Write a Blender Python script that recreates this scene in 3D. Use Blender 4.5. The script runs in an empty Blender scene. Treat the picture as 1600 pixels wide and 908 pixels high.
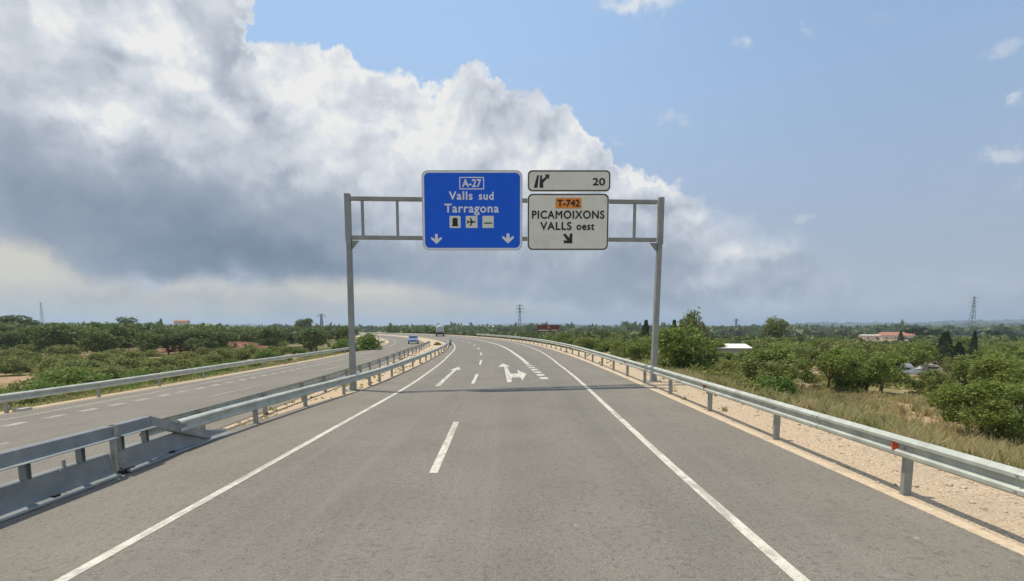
import bpy, math, random
import numpy as np
from mathutils import Vector, Matrix
random.seed(7); RNG = np.random.default_rng(11)
C = bpy.context.scene
COL = C.collection
R = math.radians

# ------------------------------------------------------------------ camera
CAMH, FPX, PITCH, HOR = 2.6, 800.0, R(6.0), 512.0      # eye height, focal length in photo pixels, horizon row
cam = bpy.data.cameras.new("camera"); camo = bpy.data.objects.new("camera", cam); COL.objects.link(camo)
cam.sensor_width = 36.0; cam.lens = 36.0 * FPX / 1600.0
cam.clip_start = 0.1; cam.clip_end = 60000.0
camo.location = (0, 0, CAMH); camo.rotation_euler = (R(90) - PITCH, 0, 0)
cam.shift_y = (HOR + FPX * math.tan(PITCH) - 454.0) / 1600.0
C.camera = camo
C.render.resolution_x, C.render.resolution_y = 1024, 581

# ------------------------------------------------------------------ sun, exposure
SUN_DIR = Vector((-0.30, 0.18, 1.0)).normalized()       # towards the sun: high, a little left and ahead
sun = bpy.data.lights.new("sun", 'SUN'); suno = bpy.data.objects.new("sun", sun); COL.objects.link(suno)
sun.energy = 3.9; sun.angle = R(0.6); sun.color = (1.0, 0.925, 0.79)
suno.rotation_euler = SUN_DIR.to_track_quat('Z', 'Y').to_euler()
vs = C.view_settings
C.display_settings.display_device = 'sRGB'
vs.view_transform = 'Standard'; vs.look = 'None'; vs.exposure = 0.0; vs.gamma = 1.0; vs.use_curve_mapping = False

# ------------------------------------------------------------------ world: Nishita sky with procedural clouds by direction
def pix_dir(X, Y):
    U = -(Y - HOR - FPX * math.tan(PITCH)) / FPX
    return Vector(((X - 800) / FPX, math.cos(PITCH) + U * math.sin(PITCH), -math.sin(PITCH) + U * math.cos(PITCH))).normalized()
def azel(X, Y):
    d = pix_dir(X, Y)
    return math.degrees(math.atan2(d.x, d.y)), math.degrees(math.asin(d.z))

world = bpy.data.worlds.new("World"); C.world = world; world.use_nodes = True
world.cycles.sampling_method = 'MANUAL'; world.cycles.sample_map_resolution = 256
NT = world.node_tree; NT.nodes.clear()
def nd(t, **k):
    n = NT.nodes.new(t)
    for a, b in k.items(): setattr(n, a, b)
    return n
def put(sock, v):
    if v is None: return
    if hasattr(v, 'is_output'): NT.links.new(v, sock)
    else: sock.default_value = v
def mth(op, a, b=None, c=None, clamp=False):
    n = nd('ShaderNodeMath', operation=op, use_clamp=clamp); put(n.inputs[0], a); put(n.inputs[1], b)
    if c is not None: put(n.inputs[2], c)
    return n.outputs[0]
def vmt(op, a, b=None):
    n = nd('ShaderNodeVectorMath', operation=op); put(n.inputs[0], a); put(n.inputs[1], b)
    return n.outputs['Value'] if op in ('LENGTH', 'DOT_PRODUCT') else n.outputs[0]
def sstep(v, a, b, x=0.0, y=1.0):
    n = nd('ShaderNodeMapRange', interpolation_type='SMOOTHSTEP'); put(n.inputs[0], v)
    for i, q in enumerate((a, b, x, y)): put(n.inputs[i + 1], q)
    return n.outputs[0]
def noise(vec, scale, detail=6, rough=0.55, dist=0.0):
    n = nd('ShaderNodeTexNoise'); put(n.inputs['Vector'], vec); n.inputs['Scale'].default_value = scale
    n.inputs['Detail'].default_value = detail; n.inputs['Roughness'].default_value = rough; n.inputs['Distortion'].default_value = dist
    return n
def mixc(f, a, b):
    n = nd('ShaderNodeMix', data_type='RGBA'); put(n.inputs[0], f); put(n.inputs[6], a); put(n.inputs[7], b)
    return n.outputs[2]
def lin(r, g, b):
    f = lambda c: (c / 255 / 12.92) if c / 255 <= .04045 else ((c / 255 + .055) / 1.055) ** 2.4
    return (f(r), f(g), f(b), 1.0)
def fcurve(v, pts, lo, hi, ylo, yhi):
    """piecewise curve of a value: pts (x, y) in real units"""
    n = nd('ShaderNodeFloatCurve'); m = n.mapping; cv = m.curves[0]
    P = [((x - lo) / (hi - lo), (y - ylo) / (yhi - ylo)) for x, y in pts]
    P = [p for p in P if 0 <= p[0] <= 1]
    m.use_clip = False
    cv.points[0].location = P[0]; cv.points[1].location = P[-1]
    for p in P[1:-1]: cv.points.new(*p)
    for p in cv.points: p.handle_type = 'VECTOR'
    m.update()
    mr = nd('ShaderNodeMapRange'); put(mr.inputs[0], v); mr.inputs[1].default_value = lo; mr.inputs[2].default_value = hi
    NT.links.new(mr.outputs[0], n.inputs['Value'])
    return mth('MULTIPLY_ADD', n.outputs[0], yhi - ylo, ylo)

tc = nd('ShaderNodeTexCoord'); D = tc.outputs['Generated']
sx = nd('ShaderNodeSeparateXYZ'); NT.links.new(D, sx.inputs[0])
az0 = mth('MULTIPLY', mth('ARCTAN2', sx.outputs[0], sx.outputs[1]), 57.2958)
el0 = mth('MULTIPLY', mth('ARCSINE', sx.outputs[2]), 57.2958)
cmb = nd('ShaderNodeCombineXYZ'); put(cmb.inputs[0], az0); put(cmb.inputs[1], el0); AE = cmb.outputs[0]
n1 = noise(D, 7.0, 7, 0.58)
wv = vmt('SUBTRACT', n1.outputs['Color'], (0.5, 0.5, 0.5))
AEw = vmt('ADD', AE, vmt('MULTIPLY', wv, (13.0, 11.0, 0.0)))          # clouds' inner shapes
n2 = noise(D, 17.0, 8, 0.62)
wv2 = vmt('SUBTRACT', n2.outputs['Color'], (0.5, 0.5, 0.5))
AEs = vmt('ADD', AE, vmt('MULTIPLY', wv2, (7.0, 5.0, 0.0)))           # clouds' outlines
se = nd('ShaderNodeSeparateXYZ'); put(se.inputs[0], AEs); azs, els = se.outputs[0], se.outputs[1]
vor = nd('ShaderNodeTexVoronoi', feature='SMOOTH_F1'); put(vor.inputs['Vector'], vmt('ADD', D, vmt('MULTIPLY', wv2, (0.06, 0.06, 0.06))))
vor.inputs['Scale'].default_value = 15.0; vor.inputs['Detail'].default_value = 3.0; vor.inputs['Roughness'].default_value = 0.55; vor.inputs['Smoothness'].default_value = 0.35
vor.normalize = True
puff = mth('SUBTRACT', 0.42, vor.outputs['Distance'])

TOP = [(-700, -900), (-250, -900), (310, -420), (350, -160), (364, -60), (372, 0), (374, 56), (390, 72), (425, 82), (455, 72), (490, 76), (512, 96), (545, 88), (562, 108), (600, 108), (640, 120), (682, 146), (702, 118), (730, 104), (770, 110), (790, 148), (812, 162), (830, 150), (880, 172), (905, 186), (925, 210), (945, 228), (956, 266), (985, 266), (1010, 272), (1040, 288), (1080, 312), (1130, 345), (1200, 366), (1260, 380), (1300, 398), (1360, 420), (1440, 432), (1600, 425)]
top = [(-180, 60), (-120, 70)] + [azel(x, y) for x, y in TOP] + [(75, 4), (110, 12), (150, 30), (180, 60)]
el_top = fcurve(azs, top, -180, 180, -10, 90)
dtop = mth('ADD', mth('SUBTRACT', el_top, els), mth('MULTIPLY', puff, 3.2))
soft = sstep(az0, 12.0, 34.0, 0.55, 5.0)                               # crisp cumulus on the left, hazier to the right
a_main = mth('MULTIPLY', sstep(mth('DIVIDE', dtop, soft), -0.25, 1.0), sstep(az0, 14, 40, 1.0, 0.55))

def blobs(vec, lst):
    tot = None
    for X, Y, rx, ry, w in lst:
        a, e = azel(X, Y); a1, _ = azel(X + 20, Y); _, e1 = azel(X, Y - 20)
        kx, ky = (a1 - a) / 20, (e1 - e) / 20
        q = vmt('LENGTH', vmt('MULTIPLY', vmt('SUBTRACT', vec, (a, e, 0)), (1 / (rx * kx), 1 / (ry * ky), 0)))
        s = sstep(q, 0.0, 1.5, w, 0.0)
        tot = s if tot is None else mth('ADD', tot, s)
    return tot
# other cumulus round the back of the sky, outside the frame
n3 = noise(D, 2.6, 7, 0.55)
a_back = mth('MULTIPLY', sstep(n3.outputs[0], 0.50, 0.62), sstep(mth('ABSOLUTE', az0), 60, 85))

# brightness inside the clouds
B = blobs(AEw, [(350, 370, 400, 95, -.42), (60, 290, 330, 80, -.06), (430, 405, 230, 45, -.16), (830, 430, 330, 50, -.20), (20, 190, 70, 160, -.16), (318, 88, 62, 95, -.15), (405, 190, 50, 80, -.08), (270, 424, 130, 26, -.14), (150, 90, 60, 40, -.16), (960, 465, 260, 26, -.10), (1060, 420, 160, 50, -.12), (1250, 440, 300, 50, -.06),
    (170, 70, 330, 150, .13), (232, 50, 66, 100, .44), (75, 15, 90, 50, .28), (330, 168, 75, 30, .40), (130, 168, 120, 26, .26), (200, 205, 120, 22, .14), (430, 120, 60, 60, .20), (490, 140, 90, 70, .14), (600, 165, 100, 60, .16), (750, 170, 90, 75, .16), (870, 220, 80, 60, .16), (640, 240, 230, 55, .20), (860, 265, 120, 40, .14), (520, 280, 70, 25, .10), (1010, 296, 60, 24, .32), (1080, 330, 60, 22, .26), (610, 335, 80, 32, .16), (1180, 392, 90, 18, .30), (1100, 432, 60, 20, .30), (1560, 430, 90, 22, .2), (1255, 385, 40, 10, .22), (1170, 405, 80, 14, .12), (980, 400, 60, 40, -.05)])
# relief: the same noise taken a step nearer the sun, so puffs are lit on top
Dw = vmt('ADD', D, vmt('MULTIPLY', wv, (0.10, 0.10, 0.10)))
n2a = noise(Dw, 10.0, 6, 0.50); n2b = noise(vmt('ADD', Dw, (-0.008, 0.0, 0.020)), 10.0, 6, 0.50)
emb = mth('SUBTRACT', n2a.outputs[0], n2b.outputs[0])
n4 = noise(vmt('MULTIPLY', Dw, (1.0, 1.0, 1.25)), 6.0, 7, 0.50, 0.2)
# small loose clouds on the blue
wisp = blobs(AEs, [(1000, 2, 75, 22, 1.0), (1155, 70, 26, 17, .75), (1258, 50, 16, 12, .5), (1047, 188, 34, 17, .8), (968, 218, 20, 12, .5), (1578, 72, 45, 16, .6), (1592, 150, 22, 14, .9), (1580, 238, 42, 15, .9), (1594, 292, 26, 18, .7), (1548, 328, 25, 12, .6), (1263, 345, 22, 9, .55), (1130, 200, 15, 8, .3), (1400, 20, 120, 25, .18)])
a_wisp = sstep(mth('ADD', wisp, mth('MULTIPLY', mth('SUBTRACT', n2a.outputs[0], 0.5), 1.3)), 0.10, 1.15, 0.0, 0.70)
alpha = mth('MAXIMUM', mth('MAXIMUM', a_main, a_wisp), a_back)
calm = sstep(B, -0.30, 0.20, 0.14, 0.8)
Bt = mth('ADD', 0.60, B)
Bt = mth('ADD', Bt, mth('MULTIPLY', mth('MULTIPLY', emb, 1.9), calm))
Bt = mth('ADD', Bt, mth('MULTIPLY', mth('MULTIPLY', mth('SUBTRACT', n4.outputs[0], 0.5), 1.0), calm))
Bt = mth('ADD', Bt, mth('MULTIPLY', mth('MULTIPLY', puff, 0.26), calm))
Bt = mth('ADD', Bt, mth('MULTIPLY', sstep(dtop, 0.0, 2.2, 0.22, 0.0), sstep(az0, 20, 40, 1.0, 0.4)))       # thin bright rim
Bt = mth('ADD', Bt, mth('MULTIPLY', a_wisp, 0.15))
Bt = mth('ADD', Bt, mth('MULTIPLY', mth('MULTIPLY', mth('SUBTRACT', n2.outputs[0], 0.5), 0.75), sstep(dtop, 0.0, 12.0, 1.0, 0.15)))
rp = nd('ShaderNodeValToRGB'); cr = rp.color_ramp
stops = [(0.0, lin(104, 119, 140)), (0.16, lin(123, 138, 158)), (0.40, lin(158, 168, 182)), (0.62, lin(193, 200, 210)), (0.84, lin(217, 222, 228)), (1.08 / 1.08, lin(238, 238, 236))]
cr.elements[0].position, cr.elements[0].color = stops[0]; cr.elements[1].position, cr.elements[1].color = stops[-1]
for p, c in stops[1:-1]: e = cr.elements.new(p); e.color = c
put(rp.inputs[0], Bt); c_cloud = rp.outputs[0]

# pale layer far away under the dark base
LOW = [(-200, 362), (0, 366), (50, 378), (85, 398), (115, 420), (160, 434), (250, 446), (330, 430), (370, 440), (425, 440), (455, 430), (520, 432), (600, 437), (700, 456), (800, 470), (900, 481), (1000, 488), (1200, 492), (1600, 470)]
el_low = fcurve(azs, [(-90, 10)] + [azel(x, y) for x, y in LOW] + [(90, 8)], -90, 90, -10, 30)
a_low = sstep(mth('SUBTRACT', el_low, mth('ADD', mth('MULTIPLY', els, .35), mth('MULTIPLY', el0, .65))), -0.6, 1.3)
lowt = mth('ADD', mth('MULTIPLY', mth('SUBTRACT', n4.outputs[0], 0.5), 2.4), sstep(el0, 0.0, 5.0, 0.25, 0.62))
c_lowL = mixc(mth('ADD', lowt, blobs(AEw, [(30, 405, 110, 32, .5), (250, 470, 120, 14, -.25), (170, 455, 70, 14, -.35), (330, 450, 90, 20, .3), (540, 450, 120, 18, .2)]), None, True), lin(164, 167, 169), lin(212, 208, 194))
c_lowR = mixc(lowt, lin(158, 167, 181), lin(186, 188, 193))
c_low = mixc(sstep(az0, -12, 18), c_lowL, c_lowR)
c_cloud = mixc(a_low, c_cloud, c_low)
alpha = mth('MAXIMUM', alpha, mth('MULTIPLY', a_low, sstep(az0, 5, 40, 1.0, 0.7)))

# clear air
sky = nd('ShaderNodeTexSky', sky_type='NISHITA'); sky.sun_disc = False
sky.sun_elevation = math.asin(SUN_DIR.z); sky.sun_rotation = math.atan2(SUN_DIR.x, SUN_DIR.y) % (2 * math.pi)
sky.altitude = 200; sky.air_density = 1.0; sky.dust_density = 1.5; sky.ozone_density = 1.0
SK = 0.10
veil = mixc(sstep(el0, 0.0, 30.0), lin(172, 181, 196), lin(166, 199, 238))
sky_s = nd('ShaderNodeMix', data_type='RGBA', blend_type='MULTIPLY'); sky_s.inputs[0].default_value = 1
put(sky_s.inputs[6], sky.outputs[0]); sky_s.inputs[7].default_value = (SK, SK, SK, 1)
vf = sstep(el0, 2.0, 40.0, 0.96, 0.72)
vf = mth('ADD', vf, sstep(az0, -10, 40, 0.22, -0.16), None, True)
c_sky = mixc(vf, sky_s.outputs[2], veil)
c_all = mixc(alpha, c_sky, c_cloud)
ground_dim = sstep(el0, -3.0, -0.5, 0.35, 1.0)
fin = nd('ShaderNodeMix', data_type='RGBA', blend_type='MULTIPLY'); fin.inputs[0].default_value = 1
put(fin.inputs[6], c_all)
cb = nd('ShaderNodeCombineXYZ')
for i in range(3): put(cb.inputs[i], mth('DIVIDE', ground_dim, SK))
put(fin.inputs[7], cb.outputs[0])
bg = nd('ShaderNodeBackground'); bg.inputs[1].default_value = SK; put(bg.inputs[0], fin.outputs[2])
wo = nd('ShaderNodeOutputWorld'); NT.links.new(bg.outputs[0], wo.inputs[0])

# ================================================================== helpers
def tag(o, label=None, cat=None, group=None, kind=None):
    if label: o['label'] = label
    if cat: o['category'] = cat
    if group: o['group'] = group
    if kind: o['kind'] = kind
    return o
def empty(name, loc=(0, 0, 0), label=None, cat=None, group=None, rz=0.0):
    o = bpy.data.objects.new(name, None); COL.objects.link(o); o.location = loc; o.rotation_euler = (0, 0, rz)
    o.empty_display_size = 0.2
    return tag(o, label, cat, group)
def link_mesh(name, me, parent=None, loc=(0, 0, 0), rot=(0, 0, 0)):
    o = bpy.data.objects.new(name, me); COL.objects.link(o)
    o.location = loc; o.rotation_euler = rot
    if parent: o.parent = parent
    return o
class MB:
    def __init__(s): s.v = []; s.f = []; s.m = []
    def add(s, verts, faces, mi=0):
        b = len(s.v); s.v += [tuple(v) for v in verts]; s.f += [tuple(b + i for i in f) for f in faces]; s.m += [mi] * len(faces)
    def box(s, c, d, mi=0, M=None):
        x, y, z = (q / 2 for q in d)
        vs = [Vector((a * x, b * y, e * z)) for a in (-1, 1) for b in (-1, 1) for e in (-1, 1)]
        if M is not None: vs = [M @ v for v in vs]
        c = Vector(c); vs = [v + c for v in vs]
        s.add(vs, [(0, 1, 3, 2), (4, 6, 7, 5), (0, 4, 5, 1), (2, 3, 7, 6), (0, 2, 6, 4), (1, 5, 7, 3)], mi)
    def tube(s, a, b, r0, r1=None, n=8, mi=0, cap=True):
        a, b = Vector(a), Vector(b); r1 = r0 if r1 is None else r1
        q = (b - a).to_track_quat('Z', 'Y')
        vs = []
        for p, r in ((a, r0), (b, r1)):
            for i in range(n):
                t = 2 * math.pi * i / n; vs.append(p + q @ Vector((r * math.cos(t), r * math.sin(t), 0)))
        fs = [(i, (i + 1) % n, n + (i + 1) % n, n + i) for i in range(n)]
        if cap: fs += [tuple(range(n - 1, -1, -1)), tuple(range(n, 2 * n))]
        s.add(vs, fs, mi)
    def poly(s, pts, t, mi=0):
        """flat shape in XZ (facing -Y) with thickness t, front at y=0"""
        n = len(pts)
        vs = [(x, 0, z) for x, z in pts] + [(x, t, z) for x, z in pts]
        s.add(vs, [tuple(range(n)), tuple(range(2 * n - 1, n - 1, -1))] + [(i, n + i, n + (i + 1) % n, (i + 1) % n) for i in range(n)], mi)
    def mesh(s, name, mats, smooth=False):
        me = bpy.data.meshes.new(name); me.from_pydata(s.v, [], s.f)
        for m in (mats if isinstance(mats, (list, tuple)) else [mats]): me.materials.append(m)
        me.polygons.foreach_set('material_index', s.m)
        if smooth: me.polygons.foreach_set('use_smooth', [True] * len(s.f))
        me.update(); return me
    def build(s, name, mats, parent=None, loc=(0, 0, 0), rot=(0, 0, 0), smooth=False, bevel=0):
        o = link_mesh(name, s.mesh(name, mats, smooth), parent, loc, rot)
        if bevel:
            b = o.modifiers.new('bevel', 'BEVEL'); b.width = bevel; b.segments = 2; b.limit_method = 'ANGLE'
        return o

# ------------------------------------------------------------------ materials
def newmat(name):
    m = bpy.data.materials.new(name); m.use_nodes = True; t = m.node_tree; t.nodes.clear(); return m, t
class NB:
    def __init__(s, t): s.t = t
    def n(s, k, **kw):
        n = s.t.nodes.new(k)
        for a, b in kw.items(): setattr(n, a, b)
        return n
    def put(s, sk, v):
        if v is None: return
        if hasattr(v, 'is_output'): s.t.links.new(v, sk)
        else: sk.default_value = v
    def m(s, op, a, b=None, clamp=False):
        n = s.n('ShaderNodeMath', operation=op, use_clamp=clamp); s.put(n.inputs[0], a); s.put(n.inputs[1], b); return n.outputs[0]
    def step(s, v, a, b, x=0.0, y=1.0):
        n = s.n('ShaderNodeMapRange', interpolation_type='SMOOTHSTEP'); s.put(n.inputs[0], v)
        for i, q in enumerate((a, b, x, y)): s.put(n.inputs[i + 1], q)
        return n.outputs[0]
    def noise(s, vec, scale, detail=4, rough=.55, out=0):
        n = s.n('ShaderNodeTexNoise'); s.put(n.inputs['Vector'], vec); n.inputs['Scale'].default_value = scale
        n.inputs['Detail'].default_value = detail; n.inputs['Roughness'].default_value = rough; return n.outputs[out]
    def mix(s, f, a, b, bt='MIX'):
        n = s.n('ShaderNodeMix', data_type='RGBA', blend_type=bt); s.put(n.inputs[0], f); s.put(n.inputs[6], a); s.put(n.inputs[7], b); return n.outputs[2]
    def scale(s, v, k):
        n = s.n('ShaderNodeVectorMath', operation='MULTIPLY'); s.put(n.inputs[0], v); n.inputs[1].default_value = k; return n.outputs[0]
def c4(c): return (c[0], c[1], c[2], 1.0)
def surf(name, a, b, scale=5.0, rough=0.6, metal=0.0, bump=0.0, bscale=None, spec=0.4, dirt=None, dscale=1.3, coords='Object'):
    """two-tone noisy surface; dirt = a third colour in loose patches"""
    m, t = newmat(name); B_ = NB(t)
    co = B_.n('ShaderNodeTexCoord').outputs[coords]
    col = B_.mix(B_.step(B_.noise(co, scale, 6, .62), .35, .65), c4(a), c4(b))
    if dirt is not None: col = B_.mix(B_.step(B_.noise(co, dscale, 7, .65), .52, .68, 0, .75), col, c4(dirt))
    p = B_.n('ShaderNodeBsdfPrincipled'); B_.put(p.inputs['Base Color'], col); p.inputs['Roughness'].default_value = rough
    p.inputs['Metallic'].default_value = metal; p.inputs['Specular IOR Level'].default_value = spec
    if bump:
        bp = B_.n('ShaderNodeBump'); bp.inputs['Strength'].default_value = 1.0; bp.inputs['Distance'].default_value = bump
        B_.put(bp.inputs['Height'], B_.noise(co, bscale or scale * 3, 5, .6)); t.links.new(bp.outputs[0], p.inputs['Normal'])
    o = B_.n('ShaderNodeOutputMaterial'); t.links.new(p.outputs[0], o.inputs[0]); return m

M_steel = surf('galvanised_steel', (.43, .45, .395), (.54, .56, .485), 2.2, .55, .12, .0008, 40, .5, (.36, .36, .31), 1.8)
M_post = surf('weathered_steel', (.27, .285, .275), (.37, .375, .35), 4.0, .6, .25, .0008, 40, .5, (.22, .20, .16), 3.0)
M_gantry = surf('gantry_steel', (.235, .25, .24), (.31, .32, .30), 1.2, .6, .08, .0006, 30, .5, (.29, .29, .27), .9)
M_barrier = surf('painted_barrier_steel', (.19, .21, .21), (.25, .27, .265), 2.0, .5, .05, .0008, 30, .5, (.36, .35, .30), 1.2)
M_signblue = surf('sign_blue', (.003, .115, .74), (.004, .125, .80), 1.5, .45, 0, 0, 1, .25, (.01, .12, .62), .8)
M_signwhite = surf('sign_white', (.76, .745, .66), (.82, .80, .715), 1.5, .5, 0, 0, 1, .35, (.66, .64, .55), .9)
M_signlight = surf('reflective_lettering', (.78, .80, .86), (.84, .86, .90), 3, .45, 0)
M_signblack = surf('sign_black', (.012, .014, .014), (.02, .022, .02), 3, .5, 0)
M_orange = surf('sign_orange', (.80, .27, .035), (.86, .31, .045), 3, .5, 0)
M_brown = surf('sign_brown', (.19, .035, .02), (.24, .05, .03), 3, .5, 0)
M_dark = surf('chassis_and_gap_shade', (.02, .02, .02), (.03, .03, .03), 3, .8, 0)  # chassis black, and the painted shade of the barrier's gap and holes
M_red = surf('red_reflector', (.55, .07, .03), (.65, .10, .04), 10, .35, 0)
M_paint = surf('road_paint', (.55, .525, .43), (.66, .63, .53), 6, .75, 0, .001, 60, .3, (.36, .34, .30), 3.5)
M_wornpaint = surf('worn_road_paint', (.36, .34, .29), (.46, .44, .38), 6, .8, 0, .001, 60, .3, (.25, .235, .20), 2.5)
M_gravel = surf('gravel', (.36, .27, .175), (.69, .54, .37), 26, .95, 0, .025, 38, .2, (.46, .37, .26), .8)
M_gravel2 = surf('stone', (.34, .26, .19), (.66, .54, .40), 3.0, .95, 0, 0, 1, .2, (.24, .21, .18), 2.0, 'Object')
M_edge = surf('pale_fines', (.53, .41, .27), (.63, .50, .35), 9, .95, 0, .012, 40, .2, (.38, .31, .24), 1.1)
M_concrete = surf('concrete', (.42, .40, .36), (.52, .50, .45), 4, .9, 0, .003, 30, .2)
M_bark = surf('bark', (.09, .07, .05), (.17, .14, .10), 12, .9, 0, .01, 30, .2)
M_lattice = surf('pylon_steel', (.16, .17, .18), (.22, .23, .24), 1, .6, .3)
M_wall = surf('rendered_wall', (.62, .55, .45), (.70, .63, .53), 1.2, .9, 0, 0, 1, .2)
M_whitewall = surf('white_wall', (.70, .68, .63), (.78, .76, .70), 1.2, .9, 0, 0, 1, .2)
M_roof = surf('clay_roof', (.34, .15, .10), (.44, .22, .15), 2, .85, 0, .01, 8, .2)
M_whiteroof = surf('white_sheet_roof', (.75, .74, .68), (.82, .80, .74), 1, .6, 0, 0, 1, .3)
M_window = surf('window_glass', (.03, .04, .05), (.05, .06, .07), 1, .1, 0, 0, 1, .6)
M_tyre = surf('tyre', (.02, .02, .02), (.03, .03, .03), 5, .8)
M_carblue = surf('car_paint_blue', (.16, .23, .40), (.18, .25, .43), 1, .25, .1, 0, 1, .5)
M_white = surf('white_paint', (.70, .72, .72), (.78, .80, .79), 1, .35, 0, 0, 1, .5)
M_greenbeacon = surf('green_plastic', (.02, .16, .10), (.03, .20, .13), 4, .5)
M_grey = surf('grey_metal', (.25, .25, .25), (.33, .33, .33), 3, .6, .2)
M_bank = surf('red_earth', (.22, .10, .065), (.36, .19, .12), .6, .95, 0, .05, 3, .2, (.10, .10, .04), .25)

def asphalt():
    m, t = newmat('asphalt'); b = NB(t)
    uv = b.n('ShaderNodeUVMap', uv_map='road').outputs[0]
    sp = b.n('ShaderNodeSeparateXYZ'); t.links.new(uv, sp.inputs[0]); u, s = sp.outputs[0], sp.outputs[1]
    co = b.n('ShaderNodeTexCoord').outputs['Object']
    # aggregate
    g1 = b.noise(co, 55, 3, .7); g2 = b.noise(co, 13, 4, .6)
    v = b.n('ShaderNodeTexVoronoi'); b.put(v.inputs['Vector'], co); v.inputs['Scale'].default_value = 48
    big = b.noise(co, .35, 5, .6)
    streak = b.noise(b.scale(uv, (2.2, .05, 1)), 1.0, 5, .6)
    # shoulders (outside the edge lines): a paler, pinker mix
    sh = b.m('ADD', b.step(u, -5.05, -4.75, 1, 0), b.step(u, 3.1, 5.0, 0, .75), True)
    opp = b.step(u, -8.6, -8.4, 1, 0)
    sh = b.m('MULTIPLY', sh, b.m('SUBTRACT', 1.0, b.m('MULTIPLY', opp, .45)))
    col = b.mix(sh, (.165, .150, .120, 1), (.190, .163, .128, 1))
    # wheel tracks, darker line in mid lane
    def band(c, w, k): return b.m('MULTIPLY', b.step(b.m('ABSOLUTE', b.m('SUBTRACT', u, c)), 0, w, 1, 0), k)
    tr = b.m('ADD', b.m('ADD', band(.15, .9, .55), band(2.15, .7, .8)), b.m('ADD', band(-3.9, .5, .3), band(-2.3, .5, .3)))
    tr = b.m('MULTIPLY', tr, b.step(streak, .3, .7, .35, 1.0))
    col = b.mix(b.m('MULTIPLY', tr, .62), col, (.085, .08, .073, 1))
    col = b.mix(b.step(g1, .35, .70, 0, .62), col, (.34, .315, .27, 1))
    col = b.mix(b.step(g2, .50, .72, 0, .50), col, (.075, .07, .062, 1))
    col = b.mix(b.step(v.outputs['Distance'], .0, .32, .6, 0), col, (.05, .048, .045, 1))
    col = b.mix(b.step(big, .40, .62, 0, .20), col, (.105, .098, .085, 1))
    col = b.mix(b.step(streak, .50, .72, 0, .34), col, (.25, .232, .195, 1))
    pool = b.noise(b.scale(uv, (.9, .22, 1)), 1.0, 7, .68)
    col = b.mix(b.step(pool, .56, .70, 0, .16), col, (.08, .075, .066, 1))
    col = b.mix(b.step(pool, .30, .42, .12, 0), col, (.27, .25, .21, 1))
    # short transverse scuffs and cracks in both shoulders beside the lines
    ca = b.n('ShaderNodeTexWave', wave_type='BANDS', bands_direction='Y'); b.put(ca.inputs['Vector'], uv)
    ca.inputs['Scale'].default_value = 1.9; ca.inputs['Distortion'].default_value = 3.2; ca.inputs['Detail'].default_value = 6; ca.inputs['Detail Scale'].default_value = 3.5; ca.inputs['Detail Roughness'].default_value = .7
    msk = b.m('ADD', b.m('MULTIPLY', b.step(u, -6.6, -6.2), b.step(u, -5.3, -5.0, 1, 0)), b.m('MULTIPLY', b.step(u, 3.25, 3.45), b.step(u, 4.1, 4.6, 1, 0)))
    crk = b.m('MULTIPLY', b.m('MULTIPLY', b.step(ca.outputs['Fac'], .80, 1.0), msk), b.m('MULTIPLY', b.step(b.noise(co, 5.0, 4, .6), .45, .62), b.step(b.noise(co, .55, 3, .6), .46, .60)))
    col = b.mix(b.m('MULTIPLY', crk, .30), col, (.12, .105, .088, 1))
    # specks of spilt paint
    vs_ = b.n('ShaderNodeTexVoronoi'); b.put(vs_.inputs['Vector'], co); vs_.inputs['Scale'].default_value = .9
    col = b.mix(b.step(vs_.outputs['Distance'], .018, .03, .5, 0), col, (.5, .48, .42, 1))
    p = b.n('ShaderNodeBsdfPrincipled'); b.put(p.inputs['Base Color'], col); p.inputs['Roughness'].default_value = .88; p.inputs['Specular IOR Level'].default_value = .28
    bp = b.n('ShaderNodeBump'); bp.inputs['Distance'].default_value = .006; bp.inputs['Strength'].default_value = .8
    b.put(bp.inputs['Height'], b.m('SUBTRACT', b.m('ADD', g1, b.m('MULTIPLY', v.outputs['Distance'], .6)), crk)); t.links.new(bp.outputs[0], p.inputs['Normal'])
    o = b.n('ShaderNodeOutputMaterial'); t.links.new(p.outputs[0], o.inputs[0]); return m
M_asphalt = asphalt()
def wear_paint(m, base, lo, hi):
    """chips and grey scuffs through the paint, down to the asphalt colour"""
    t = m.node_tree; b = NB(t); p = [n for n in t.nodes if n.type == 'BSDF_PRINCIPLED'][0]
    src = p.inputs['Base Color'].links[0].from_socket
    co = b.n('ShaderNodeTexCoord').outputs['Object']
    k = b.m('ADD', b.step(b.noise(co, 42, 5, .7), lo, lo + .10, 0, .75), b.step(b.noise(b.scale(co, (3.5, .8, 1)), 1.0, 6, .65), hi, hi + .16, 0, .45), True)
    t.links.new(b.mix(k, src, c4(base)), p.inputs['Base Color'])
wear_paint(M_paint, (.20, .185, .155), .54, .46)
wear_paint(M_wornpaint, (.18, .165, .14), .52, .44)

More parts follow.
